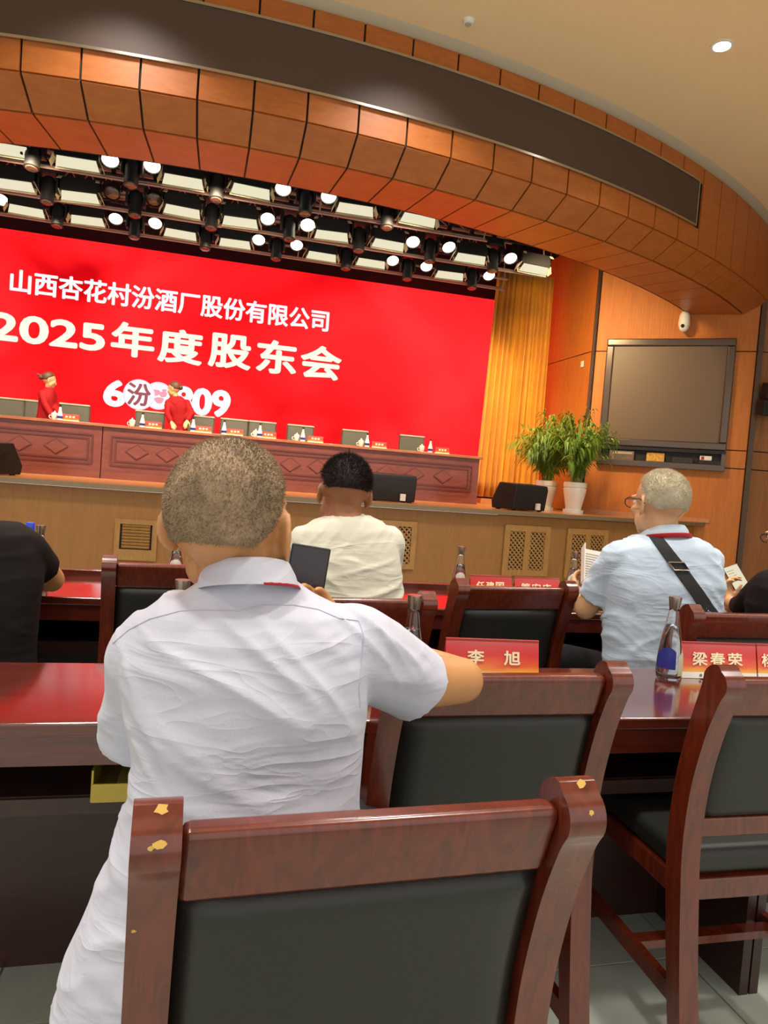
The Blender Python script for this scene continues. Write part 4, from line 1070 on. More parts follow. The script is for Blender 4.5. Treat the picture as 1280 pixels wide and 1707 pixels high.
# ---- name cards in the hall
def card_between(xl, yl, xr_, yr, z, txt, lab, H):
    a, b = PZ(xl, yl, z), PZ(xr_, yr, z); d = b - a
    return name_card(((a.x + b.x) / 2, (a.y + b.y) / 2 + 0.025, z), math.atan2(d.y, d.x), d.length, H, txt, lab, 'red name cards in the hall')
c1a = PZ(742, 1116, ztt)
Yc = 1.80
a, b = PY(742, 1100, Yc), PY(893, 1100, Yc)
name_card(((a.x + b.x) / 2, Yc, ztt), -0.06, b.x - a.x, 0.105, '李旭', 'red name card with two golden characters above the neighbour chair\'s back', 'red name cards in the hall')
a = PZ(1139, 1131, ztt); b = PZ(1252, 1127, ztt)
name_card((a.x + 0.128, a.y + 0.022, ztt), -0.05, 0.255, 0.105, '梁春荣', 'red name card with three golden characters beside the carafe', 'red name cards in the hall')
name_card((a.x + 0.128 + 0.262, a.y + 0.012, ztt), -0.05, 0.255, 0.105, '杨', 'red name card cut by the right picture edge', 'red name cards in the hall')
Yc = 3.13
for xa, xb, tx, lab in ((784, 853, '任建国', 'red name card of the front row, left of two above the empty chair'), (858, 933, '管宏庆', 'red name card of the front row, right of two above the empty chair')):
    a, b = PY(xa, 955, Yc), PY(xb, 960, Yc)
    name_card(((a.x + b.x) / 2, Yc, ztt), 0.02, b.x - a.x, 0.105, tx, lab, 'red name cards in the hall', False)
a, b = PY(1196, 1000, 3.02), PY(1262, 1000, 3.02)
name_card(((a.x + b.x) / 2 - 0.04, 3.02, ztt), 0.02, b.x - a.x, 0.105, '田', 'red name card beside the white-haired man\'s right elbow', 'red name cards in the hall')
# folder on the shelf of the near table
a = PY(172, 1328, 1.62)
t = thing('yellow_folder', 'yellow plastic folder box sticking out of the shelf under the near table', 'folder', (a.x + 0.07, 1.655, 0.578))
for sx, sy, w_, d_ in ((0, 0, 0.16, 0.30),):
    MB().box((0, 0, 0.004), (w_, d_, 0.006)).build('base', YELL, t, False, (0, 0, 0), 0.002)
    MB().box((-w_ / 2, 0, 0.036), (0.004, d_, 0.066)).build('side_wall', YELL, t)
    MB().box((0, -d_ / 2, 0.022), (w_, 0.004, 0.038)).build('front_wall', YELL, t)
    MB().box((0.02, 0, 0.02), (w_ - 0.05, d_ - 0.02, 0.024)).build('papers', plain('dim_paper', '#8f8440', 0.7), t)

# ================================================================== PEOPLE
def blob(name, mb, voxel, sm, mat, parent, org, post=None):
    """overlapping closed shapes fused into one continuous smooth skin"""
    me = mb.mesh(name); tmp = bpy.data.objects.new('tmp', me); COL.objects.link(tmp)
    r = tmp.modifiers.new('r', 'REMESH'); r.mode = 'VOXEL'; r.voxel_size = voxel
    if sm:
        s = tmp.modifiers.new('s', 'SMOOTH'); s.factor = 0.5; s.iterations = sm
    dg = bpy.context.evaluated_depsgraph_get(); dg.update()
    out = bpy.data.meshes.new_from_object(tmp.evaluated_get(dg)); bpy.data.objects.remove(tmp)
    out.materials.clear()
    o_ = V(org)
    nn = [v.normal.copy() for v in out.vertices]
    for v, n in zip(out.vertices, nn):
        if post: v.co = v.co + n * post(v.co, n)
        v.co -= o_
    out.name = name
    return obj(name, out, mat, parent, 'all')
def ringpts(xl, xr_, y, Yc, ry, e=2.4, tilt=0.0, n=32):
    L, R_ = PY(xl, y, Yc), PY(xr_, y, Yc); C = (L + R_) / 2; a = (R_ - L) / 2; out = []
    for k in range(n):
        t = 2 * PI * k / n; c, s = math.cos(t), math.sin(t)
        cc = math.copysign(abs(c) ** (2 / e), c); ss = math.copysign(abs(s) ** (2 / e), s)
        out.append(C + a * cc + V((0, ry * ss, -tilt * ss)))
    return out
def fold(amp, seed=0.0, zs=16.0, xs_=4.0, slant=0.35):
    def f(p, n):
        wp = V((noise.noise(p * 3.0 + V((seed, 0, 0))), noise.noise(p * 3.0 + V((0, seed, 9))), noise.noise(p * 3.0 + V((4, 0, seed))))) * 0.06
        q = p + wp
        t = 0.0
        for k, (sl, fz, fx, wgt) in enumerate(((slant, zs, xs_, 1.0), (-slant * 0.8, zs * 1.3, xs_ * 1.2, 0.8), (slant * 2.4, zs * 1.7, xs_ * 1.5, 0.5))):
            a_ = noise.noise(V((q.x * fx + seed + 13 * k, q.y * fx, (q.z + q.x * sl) * fz)))
            m_ = max(0.0, 0.25 + noise.noise(V((p.x * 4 + 31 * k, p.y * 4 + seed, p.z * 4))) * 1.4)
            t += wgt * m_ * max(0.0, 1 - abs(a_) * 3.2) ** 2
        big = noise.noise(V((p.x * 6 + seed, p.y * 6, p.z * 6)))
        return amp * (t + 0.55 * big - 0.3)
    return f
CR_C, CR_R = V((0, -0.012, 0.028)), V((0.0765, 0.0965, 0.0885))
def head_prims(mb, M, ears=True):
    R3 = M.to_3x3()
    def E(c, r, rot=None): mb.ell(M @ V(c), r, 20, 14, R3 @ rot if rot else R3)
    E(CR_C, tuple(CR_R))
    E((0, 0.030, -0.030), (0.062, 0.062, 0.080)); E((0, 0.050, -0.080), (0.040, 0.036, 0.032)); E((0, 0.068, -0.098), (0.022, 0.018, 0.016))
    for sx in (-1, 1):
        E((sx * 0.048, 0.020, -0.062), (0.022, 0.034, 0.034))         # jaw
        E((sx * 0.040, 0.066, -0.022), (0.022, 0.020, 0.018))         # cheekbone
        E((sx * 0.030, 0.082, 0.024), (0.026, 0.012, 0.009))          # brow
        if ears:
            Rz = Matrix.Rotation(sx * 0.45, 3, 'Z')
            E((sx * 0.080, -0.010, -0.010), (0.006, 0.018, 0.029), Rz); E((sx * 0.080, -0.004, -0.036), (0.008, 0.010, 0.012), Rz)
            mb.tube([M @ V((sx * (0.081 + 0.011 * math.sin(u)), -0.004 - 0.022 * math.sin(u), -0.042 + 0.064 * (1 - math.cos(u)) / 2)) for u in [PI * k / 10 for k in range(11)]], 0.0054 * M.to_scale().x, 8)
    E((0, 0.096, -0.018), (0.010, 0.016, 0.026)); E((0, 0.104, -0.034), (0.013, 0.014, 0.011))
    E((0.012, 0.096, -0.036), (0.008, 0.009, 0.008)); E((-0.012, 0.096, -0.036), (0.008, 0.009, 0.008))
    E((0, 0.088, -0.062), (0.023, 0.010, 0.006)); E((0, 0.086, -0.072), (0.020, 0.010, 0.007))
def face_bits(M, org, parent, specs=None):
    for sx in (-1, 1):
        e = MB().ell(M @ V((sx * 0.031, 0.080, 0.006)) , 0.0115, 12, 8).build('eye', EYEW, parent, 'all', org)
        MB().ell(M @ V((sx * 0.031, 0.0895, 0.006)), 0.0052, 10, 6).build('iris', BLACK, e, 'all', org)
    if specs:
        g_ = MB()
        for sx in (-1, 1):
            g_.tube([M @ V((sx * 0.034 + 0.026 * math.cos(a), 0.106, 0.004 + 0.019 * math.sin(a))) for a in [2 * PI * k / 16 for k in range(17)]], 0.0017, 6)
            g_.tube([M @ V(q) for q in ((sx * 0.060, 0.106, 0.010), (sx * 0.076, 0.085, 0.012), (sx * 0.086, 0.0, 0.012), (sx * 0.088, -0.030, -0.004))], 0.0019, 6)
        g_.tube([M @ V((-0.008, 0.107, 0.010)), M @ V((0.008, 0.107, 0.010))], 0.0017, 6)
        gl = g_.build('glasses', specs, parent, True, org)
        for sx in (-1, 1): MB().lathe([(0.024, 0), (0.024, 0.0012)], 18, M @ V((sx * 0.034, 0.1055, 0.004)), M.to_3x3() @ Matrix.Rotation(PI / 2, 3, 'X')).build('lens', GLASS, gl, True, org)
def hair_cap(M, org, parent, mat, line, thick=0.035, nstr=0, slen=0.006, top=0.0, seed=1, jit=0.35, lift=0.6):
    nu, nv = 48, 34; vs = []; fs = []
    def zmin(y):
        for (ya, za), (yb, zb) in zip(line, line[1:]):
            if y <= yb: return za + (zb - za) * (y - ya) / (yb - ya)
        return line[-1][1]
    def mask(d):
        x = (d.z - zmin(d.y)) / 0.14
        return max(0, min(1, x))
    def pt(d):
        k = mask(d); k = k * k * (3 - 2 * k)
        f = 0.95 + (0.05 + thick + top * max(0, d.z)) * k
        return V((CR_C.x + CR_R.x * d.x * f, CR_C.y + CR_R.y * d.y * f, CR_C.z + CR_R.z * d.z * f))
    for i in range(nv + 1):
        t = PI * i / nv
        for j in range(nu):
            a = 2 * PI * j / nu; vs.append(M @ pt(V((math.sin(t) * math.cos(a), math.sin(t) * math.sin(a), -math.cos(t)))))
    for i in range(nv):
        for j in range(nu):
            j2 = (j + 1) % nu; fs.append((i * nu + j, i * nu + j2, (i + 1) * nu + j2, (i + 1) * nu + j))
    mb = MB().add(vs, fs)
    o = mb.build('hair', mat, parent, 'all', org)
    if nstr:
        r = random.Random(seed); sv = []; sf = []; R3 = M.to_3x3(); og = V(org)
        while nstr > 0:
            d = V((r.gauss(0, 1), r.gauss(0, 1), r.gauss(0, 1))).normalized()
            if mask(d) < 0.25 + 0.5 * r.random(): continue
            nstr -= 1
            p = pt(d); n = V((d.x / CR_R.x, d.y / CR_R.y, d.z / CR_R.z)).normalized()
            tv = (n * lift + V((r.uniform(-jit, jit), r.uniform(-jit, jit) - 0.15, r.uniform(-jit, jit) - 0.35 * (1 - max(0, d.z))))).normalized()
            s_ = tv.cross(V((r.random(), r.random(), r.random()))).normalized() * 0.0006; L = slen * r.uniform(0.6, 1.2)
            k = len(sv); sv += [M @ (p - s_) - og, M @ (p + s_) - og, M @ (p + tv * L) - og]; sf.append((k, k + 1, k + 2))
        me = bpy.data.meshes.new('hair_strands'); me.from_pydata(sv, [], sf)
        h = obj('hair_strands', me, mat, o); h['kind'] = 'stuff'
    return o
LINE_M = [(-1.01, -0.50), (-0.75, -0.55), (-0.45, -0.62), (-0.20, -0.35), (0.05, 0.0), (0.25, 0.28), (0.5, 0.58), (0.75, 0.8), (1.01, 1.6)]
def headM(c, yaw, pitch, roll_, s):
    return Matrix.Translation(c) @ Matrix.Rotation(yaw, 4, 'Z') @ Matrix.Rotation(pitch, 4, 'X') @ Matrix.Rotation(roll_, 4, 'Y') @ Matrix.Scale(s, 4)
def hand(mb, W, d, n, side, s=1.0, curl=(0.35, 0.5, 0.4), spread=1.0, thumb=0.5):
    """wrist, direction to the fingers, palm normal, thumb side (+1: along d x n)"""
    d = V(d).normalized(); n = (V(n) - d * V(n).dot(d)).normalized(); l = d.cross(n) * side; W = V(W)
    M = Matrix((l, d, n)).transposed()
    mb.ell(W + d * 0.048 * s, (0.040 * s, 0.052 * s, 0.016 * s), 16, 10, M); mb.ell(W + d * 0.072 * s, (0.041 * s, 0.024 * s, 0.013 * s), 16, 10, M)
    mb.ell(W + d * 0.035 * s + l * 0.022 * s + n * 0.006 * s, (0.018 * s, 0.030 * s, 0.016 * s), 12, 8, M)
    mb.limb([W - d * 0.03 * s, W + d * 0.02 * s], [0.026 * s, 0.027 * s])
    for k, (off, ln) in enumerate(((0.030, 0.92), (0.010, 1.0), (-0.010, 0.95), (-0.029, 0.75))):
        p = W + d * (0.088 - 0.008 * abs(k - 1)) * s + l * off * s; dd = (d + l * off * 1.6 * spread).normalized(); pts = [p - d * 0.012 * s, p]; a = 0
        for seg, c in zip((0.042, 0.026, 0.021), curl):
            a += c; q_ = dd * math.cos(a) + n * math.sin(a); p = p + q_ * seg * ln * s; pts.append(p)
        mb.limb(pts, [0.0092 * s, 0.0092 * s, 0.0086 * s, 0.0080 * s, 0.0068 * s], 10)
    p = W + d * 0.022 * s + l * 0.030 * s; pts = [p]
    for seg, aa in ((0.036, 0.75), (0.030, 0.45), (0.024, 0.25)):
        q_ = (d * math.cos(aa) + l * math.sin(aa) + n * thumb).normalized(); p = p + q_ * seg * s; pts.append(p)
    mb.limb(pts, [0.0125 * s, 0.0115 * s, 0.0100 * s, 0.0080 * s], 10)
def legs(mbs, mbt, shoes, hl, hr, knee_dy, org_z=0.0, spread=0.03, shin=0.0):
    """seated legs: trousers over a thin body core, feet flat on the floor"""
    for h, sx in ((V(hl), -1), (V(hr), 1)):
        k = h + V((sx * spread, knee_dy, -0.01)); an = V((k.x, k.y + shin, org_z + 0.10)); toe = an + V((sx * 0.02, 0.15, -0.065))
        mbt.limb([h, h.lerp(k, 0.5), k, k.lerp(an, 0.45), an], [0.098, 0.088, 0.070, 0.064, 0.052], 16)
        mbs.limb([h, k, an, an + V((0, 0.02, -0.045)), toe], [0.06, 0.048, 0.034, 0.034, 0.022], 12)
        s = MB(); s.ell(an + V((0, 0.055, -0.062)), (0.046, 0.125, 0.034), 16, 8); s.ell(an + V((0, -0.02, -0.045)), (0.040, 0.055, 0.05), 14, 8); s.ell(toe + V((0, -0.01, -0.005)), (0.044, 0.06, 0.028), 14, 8)
        shoes.append(s)
def base_of(pts): return V(pts)
def person(label, org, group=None): return thing('person', label, 'person', org, 0, group)
def cap_hand_rest(mb, elbow, wrist, r0_, r1_): mb.limb([elbow, V(elbow).lerp(V(wrist), 0.4), wrist], [r0_, r0_ * 0.98, r1_], 14)

def surf_path(target, px, off=0.002):
    """drape picture points onto a mesh: returns world points just outside its surface, with normals"""
    me = target.data; og = target.parent.location if target.parent else V((0, 0, 0))
    bv = BVHTree.FromPolygons([v.co for v in me.vertices], [p.vertices for p in me.polygons]); out = []
    for x, y in px:
        h = bv.ray_cast(EYEP - og, ray(x, y).normalized())
        if h[0] is not None: out.append((h[0] + og + h[1] * off, h[1]))
    return out
def dense(px, step=6.0):
    out = []
    for (a, b), (c, d) in zip(px, px[1:]):
        n = max(1, int(math.hypot(c - a, d - b) / step))
        out += [(a + (c - a) * k / n, b + (d - b) * k / n) for k in range(n)]
    return out + [px[-1]]

# ---------------------------------------------------------------- the near man in the white shirt
ORG = V((CH.location.x, CH.location.y + 0.25, 0.0))
P1 = person('man in a white short-sleeved shirt from behind, grey shaven head, raising a phone', ORG)
skin, sh_, tr_, shoes = MB(), MB(), MB(), []
hc = PY(386, 848, 1.04); M1 = headM(hc - V((0, 0, 0.022)), -0.42, 0.08, 0.0, 1.05)
head_prims(skin, M1)
nb = PY(412, 985, 1.035)
skin.limb([hc + V((0.012, -0.012, -0.06)), hc + V((0.016, -0.006, -0.11)), nb], [0.058, 0.057, 0.058], 20)
T1 = [(350, 472, 950, 1.03, 0.062), (300, 528, 986, 1.03, 0.074), (252, 580, 1012, 1.025, 0.095), (214, 606, 1050, 1.02, 0.110), (196, 612, 1100, 1.015, 0.120), (202, 606, 1180, 1.005, 0.124), (216, 600, 1260, 0.995, 0.122), (216, 594, 1320, 0.985, 0.122), (190, 600, 1400, 0.975, 0.126), (148, 615, 1500, 0.965, 0.134), (104, 632, 1600, 0.955, 0.142), (90, 645, 1690, 0.95, 0.146), (96, 640, 1740, 0.95, 0.14)]
sh_.loft([ringpts(*a, e=2.5) for a in T1])
for a in T1[1:]: pass
skin.loft([ringpts(a[0] + 22, a[1] - 22, a[2], a[3], a[4] - 0.022) for a in T1[1:]])
# right arm: sleeve out to the side, elbow on the neighbour's chair rail, forearm up to the phone
shR = PY(585, 1078, 1.02); slR = [shR, PY(640, 1108, 1.055), PY(675, 1128, 1.085), PY(698, 1143, 1.10)]
sh_.ell(shR, 0.072, 16, 10); sh_.tube(slR, [0.074, 0.070, 0.068, 0.066], 20)
elR = PY(768, 1134, 1.135); wrR = PY(556, 1078, 1.32)
skin.limb([shR, PY(690, 1135, 1.09), elR], [0.052, 0.046, 0.040], 16); skin.limb([elR, elR.lerp(wrR, 0.35), wrR], [0.039, 0.043, 0.027], 16)
ph = PY(508, 978, 1.36)
hd = (PY(526, 1035, 1.36) - wrR)
hand(skin, wrR, hd + V((0, 0, 0.03)), V((-0.5, -0.8, 0.1)), -1, 1.0, (0.55, 0.75, 0.5), 1.0, 0.5)
# left arm forward onto the table
shL = PY(250, 1092, 1.02); elL = PY(222, 1222, 1.13); wrL = V((-0.05, 1.50, 0.802))
sh_.ell(shL, 0.060, 16, 10); sh_.tube([shL, PY(242, 1150, 1.07), PY(228, 1205, 1.10), PY(222, 1236, 1.115)], [0.062, 0.058, 0.056, 0.054], 20)
skin.limb([shL, PY(242, 1150, 1.07), elL], [0.045, 0.042, 0.038], 16); skin.limb([elL, elL.lerp(wrL, 0.35), wrL], [0.039, 0.042, 0.027], 16)
hand(skin, wrL, (0.25, 1, -0.03), (0, 0, -1), 1, 1.0, (0.15, 0.2, 0.15))
hpL, hpR = V((ORG.x - 0.10, 0.98, 0.595)), V((ORG.x + 0.10, 0.98, 0.595))
tr_.ell(V((ORG.x - 0.01, 0.955, 0.60)), (0.205, 0.15, 0.085), 20, 12)
legs(skin, tr_, shoes, hpL, hpR, 0.40, 0.0, 0.03)
skin.ell(V((ORG.x, 0.96, 0.60)), (0.15, 0.11, 0.07), 16, 10)
b1 = blob('body', skin, 0.0055, 6, SKIN, P1, ORG)
s1 = blob('shirt', sh_, 0.0052, 8, SHIRT1, P1, ORG, fold(0.013, 3.0, 10.0, 2.4, 0.45))
blob('trousers', tr_, 0.011, 6, NAVY, P1, ORG)
for s in shoes: blob('shoe', s, 0.008, 3, SHOE, P1, ORG)
face_bits(M1, ORG, P1)
hair_cap(M1, ORG, P1, HAIRG, LINE_M, 0.022, 12000, 0.0042, 0.0, 4)
# collar, red ribbon under it, yoke and sleeve seams
def collar(px_top, px_bot, par, org, mat, ty, th=0.004):
    o_ = ringpts(*px_bot[:5], e=2.2, tilt=px_bot[5]); m_ = ringpts((px_top[0] + px_bot[0]) / 2 - 1, (px_top[1] + px_bot[1]) / 2 + 1, (px_top[2] + px_bot[2]) / 2 - 2, (px_top[3] + px_bot[3]) / 2, (px_top[4] + px_bot[4]) / 2 + 0.002, e=2.2, tilt=(px_top[5] + px_bot[5]) / 2)
    t_ = ringpts(*px_top[:5], e=2.2, tilt=px_top[5])
    c = sum(t_, V((0, 0, 0))) / len(t_)
    inn = [p + (V((c.x, c.y, p.z)) - p).normalized() * th * 1.6 for p in t_]; low = [p + (V((c.x, c.y, p.z)) - p).normalized() * th * 2.5 for p in o_]
    return MB().loft([o_, m_, t_, inn, low], True, False).build('collar', mat, par, 'all', org)
collar((338, 482, 944, 1.025, 0.070, 0.022), (326, 498, 984, 1.025, 0.092, 0.024), P1, ORG, SHIRT1, 0)
lr = ringpts(326, 498, 981, 1.025, 0.0935, e=2.2, tilt=0.024, n=40); lr2 = ringpts(325, 500, 985, 1.025, 0.0945, e=2.2, tilt=0.024, n=40)
MB().loft([[lr[k] for k in range(31, 40)], [lr2[k] for k in range(31, 40)], [lr2[k] + V((0, 0.003, 0)) for k in range(31, 40)], [lr[k] + V((0, 0.003, 0)) for k in range(31, 40)]], False, False).build('lanyard', REDB, P1, 'all', ORG)
def seam(px, target, par, org, r=0.0008, nm='seam'):
    pts = [p for p, n in surf_path(target, dense(px), 0.0004)]
    if len(pts) > 3: MB().tube(pts, r, 6).build(nm, SEAM, par, True, org)
seam([(188, 1073), (215, 1050), (250, 1032), (300, 1019), (340, 1017), (400, 1019), (440, 1009), (490, 1009), (530, 1016), (565, 1031), (598, 1035)], s1, P1, ORG)
seam([(598, 1035), (606, 1060), (602, 1100), (598, 1150), (600, 1180)], s1, P1, ORG)
# the phone in his hand
t = thing('mobile_phone', 'dark phone held up beside the near man\'s cheek', 'phone', ph)
Mp = Matrix.Rotation(-0.10, 3, 'Z') @ Matrix.Rotation(0.10, 3, 'Y') @ Matrix.Rotation(-0.08, 3, 'X')
MB().box((0, 0, 0), (0.076, 0.008, 0.160), Mp).build('shell', BLACK, t, False, (0, 0, 0), 0.0035, 3)
MB().box(Mp @ V((0, -0.0043, 0)), (0.070, 0.0006, 0.152), Mp).build('screen_glass', plain('dark_glass', '#2a2628', 0.12), t)

# ---------------------------------------------------------------- man in the cream tee shirt
org = V((CB.location.x, CB.location.y + 0.24, 0))
P2 = person('man in a cream tee shirt with short black hair, seated in the front row', org)
skin, sh_, tr_, shoes = MB(), MB(), MB(), []
Yt = 2.34
hc = PY(574, 812, Yt + 0.04); M2 = headM(hc - V((0, 0, 0.02)), 0.02, -0.08, 0.05, 1.02)
head_prims(skin, M2); nb = PY(577, 880, Yt)
skin.limb([hc + V((0, -0.02, -0.06)), hc + V((0, -0.022, -0.10)), nb], [0.058, 0.060, 0.066], 18)
T = [(548, 604, 858, Yt, 0.055), (520, 632, 866, Yt, 0.08), (500, 652, 882, Yt, 0.10), (490, 662, 910, Yt, 0.12), (488, 667, 950, Yt - 0.01, 0.13), (490, 667, 990, Yt - 0.02, 0.135), (494, 664, 1040, Yt - 0.03, 0.135), (496, 664, 1100, Yt - 0.03, 0.14), (494, 668, 1170, Yt - 0.03, 0.145)]
sh_.loft([ringpts(*a, e=2.6) for a in T]); skin.loft([ringpts(a[0] + 12, a[1] - 12, a[2], a[3], a[4] - 0.022) for a in T[1:]])
for px, sx in ((510, -1), (648, 1)):
    s0 = PY(px, 905, Yt); e0 = V((s0.x + sx * 0.05, Yt + 0.22, 0.87)); w0 = V((s0.x - sx * 0.05, Yt + 0.60, 0.80))
    sh_.ell(s0, 0.062, 14, 9); sh_.tube([s0, s0.lerp(e0, 0.75)], [0.064, 0.056], 16)
    skin.limb([s0, e0, w0], [0.048, 0.040, 0.027], 14); hand(skin, w0, (-sx * 0.15, 1, -0.05), (0, 0, -1), sx, 1.0, (0.2, 0.25, 0.2))
h0 = V((org.x, Yt - 0.02, 0.60))
tr_.ell(h0, (0.19, 0.14, 0.09), 18, 10); skin.ell(h0, (0.14, 0.10, 0.07), 14, 9)
legs(skin, tr_, shoes, h0 + V((-0.09, 0.02, 0)), h0 + V((0.09, 0.02, 0)), 0.38)
blob('body', skin, 0.0065, 5, SKIN2, P2, org); blob('tee_shirt', sh_, 0.0075, 6, SHIRT2, P2, org, fold(0.010, 11.0, 12, 2.8, -0.5))
blob('trousers', tr_, 0.012, 5, NAVY, P2, org)
for s in shoes: blob('shoe', s, 0.009, 3, SHOE, P2, org)
face_bits(M2, org, P2); hair_cap(M2, org, P2, HAIRB, [(-1.01, -0.25), (-0.7, -0.25), (-0.45, -0.28), (-0.15, 0.0), (0.05, 0.15), (0.25, 0.30), (0.5, 0.55), (0.75, 0.75), (1.01, 1.6)], 0.05, 7000, 0.016, 0.05, 9, 0.4, 0.9)

# ---------------------------------------------------------------- white-haired man with shoulder strap
org = V((1.62, 2.24, 0))
P3 = person('white-haired man in a pale blue shirt with a black shoulder strap, reading a booklet', org)
skin, sh_, tr_, shoes = MB(), MB(), MB(), []
Yt = 2.24
hc = PY(1099, 832, Yt + 0.02); M3 = headM(hc - V((0, 0, 0.020)), 0.12, -0.05, 0.04, 1.03)
head_prims(skin, M3); nb = PY(1106, 900, Yt)
skin.limb([hc + V((0, -0.015, -0.05)), hc + V((0.004, -0.016, -0.10)), nb], [0.060, 0.060, 0.068], 18)
T = [(1078, 1134, 888, Yt, 0.055), (1054, 1152, 896, Yt, 0.08), (1030, 1174, 910, Yt, 0.10), (1014, 1190, 935, Yt, 0.115), (1010, 1197, 970, Yt - 0.01, 0.125), (1012, 1196, 1010, Yt - 0.01, 0.125), (1012, 1188, 1060, Yt - 0.02, 0.125), (1012, 1182, 1120, Yt - 0.03, 0.13), (1012, 1190, 1200, Yt - 0.04, 0.14)]
sh_.loft([ringpts(*a, e=2.5) for a in T]); skin.loft([ringpts(a[0] + 12, a[1] - 12, a[2], a[3], a[4] - 0.022) for a in T[1:]])
s0 = PY(1034, 930, Yt); e0 = PY(976, 1014, Yt + 0.10); w0 = PY(962, 992, Yt + 0.36)
sh_.ell(s0, 0.066, 16, 10); sh_.tube([s0, PY(1010, 965, Yt + 0.05), PY(990, 1000, Yt + 0.085)], [0.068, 0.066, 0.064], 18)
skin.limb([s0, e0, w0], [0.048, 0.042, 0.027], 14); hand(skin, w0, (0.12, 0.75, 0.55), (0.75, -0.1, 0.2), 1, 1.0, (0.5, 0.6, 0.5))
s0 = PY(1178, 940, Yt); e0 = V((s0.x + 0.05, Yt + 0.25, 0.86)); w0 = V((s0.x - 0.12, Yt + 0.56, 0.80))
sh_.ell(s0, 0.060, 16, 10); sh_.tube([s0, s0.lerp(e0, 0.75)], [0.064, 0.060], 18)
skin.limb([s0, e0, w0], [0.048, 0.042, 0.027], 14); hand(skin, w0, (-0.2, 1, -0.05), (0, 0, -1), 1, 1.0, (0.2, 0.25, 0.2))
h0 = V((1.60, Yt, 0.60)); tr_.ell(h0, (0.19, 0.14, 0.09), 18, 10); skin.ell(h0, (0.14, 0.10, 0.07), 14, 9)
legs(skin, tr_, shoes, h0 + V((-0.09, 0.02, 0)), h0 + V((0.09, 0.02, 0)), 0.38)
blob('body', skin, 0.0065, 5, SKIN3, P3, org); s3 = blob('shirt', sh_, 0.0075, 6, SHIRT3, P3, org, fold(0.010, 21.0, 12, 2.8, 0.35))
blob('trousers', tr_, 0.012, 5, plain('black_trousers', '#0e0f11', 0.9, spec=0.2), P3, org)
for s in shoes: blob('shoe', s, 0.009, 3, SHOE, P3, org)
face_bits(M3, org, P3, BLACKM); hair_cap(M3, org, P3, HAIRW, LINE_M, 0.035, 9000, 0.010, 0.02, 14)
collar((1080, 1134, 880, Yt, 0.064, 0.018), (1070, 1142, 898, Yt, 0.078, 0.018), P3, org, SHIRT3, 0)
lr = ringpts(1068, 1144, 893, Yt, 0.082, e=2.2, tilt=0.018, n=40); lr2 = ringpts(1067, 1146, 900, Yt, 0.083, e=2.2, tilt=0.018, n=40)
MB().loft([[lr[k] for k in range(22, 39)], [lr2[k] for k in range(22, 39)], [lr2[k] + V((0, 0.003, 0)) for k in range(22, 39)], [lr[k] + V((0, 0.003, 0)) for k in range(22, 39)]], False, False).build('lanyard', REDB, P3, 'all', org)
ea = surf_path(s3, dense([(1080, 893), (1112, 938), (1150, 990), (1176, 1030)], 5), 0.004); eb = surf_path(s3, dense([(1101, 893), (1134, 934), (1172, 986), (1197, 1022)], 5), 0.004)
n = min(len(ea), len(eb)); ea = ea[:n]; eb = eb[:n]
MB().loft([[ea[i][0], eb[i][0], eb[i][0] - eb[i][1] * 0.003, ea[i][0] - ea[i][1] * 0.003] for i in range(n)]).build('shoulder_strap', STRAP, P3, True, org)
if n > 12:
    k = int(n * 0.36); a0, b0 = ea[k][0], eb[k][0]; k2 = int(n * 0.48); a1, b1_ = ea[k2][0], eb[k2][0]; nn_ = ea[k][1] * 0.004
    MB().tube([a0 + nn_, b0 + nn_, b1_ + nn_, a1 + nn_, a0 + nn_], 0.003, 6).build('buckle', STEEL, P3, True, org)
# booklet
pb = PY(982, 946, Yt + 0.42)
t = thing('open_booklet', 'open white printed booklet held up by the white-haired man', 'booklet', pb)
Mb = Matrix.Rotation(0.25, 3, 'Z') @ Matrix.Rotation(0.16, 3, 'Y') @ Matrix.Rotation(-0.25, 3, 'X')
for sx, sp in ((-1, 0.9), (1, -0.12)):
    Ml = Mb @ Matrix.Rotation(sp, 3, 'Z')
    pg = MB().box(Mb @ V((-0.045, 0, 0)) + Ml @ V((sx * 0.052, 0, 0)), (0.104, 0.004, 0.150), Ml).build('page', WHITEPAPER, t)
    if sx > 0:
        ln = MB()
        for k in range(11): ln.box(Mb @ V((-0.045, 0, 0)) + Ml @ V((0.055 - (0.01 if k % 4 == 3 else 0), -0.0024, 0.055 - 0.0105 * k)), (0.075 - (0.02 if k % 4 == 3 else 0), 0.0004, 0.0028), Ml)
        o = ln.build('printed_lines', GREYINK, pg)
p_ = PZ(1012, 1030, 0.762)
o = MB().box((0, 0, 0.003), (0.21, 0.29, 0.005)).build('paper_sheets', WHITEPAPER); o.location = (PY(1020, 1000, 2.95).x, 2.97, 0.7605); o.rotation_euler = (0, 0, 0.2)
tag(o, 'white paper sheets on the table before the white-haired man', 'paper')

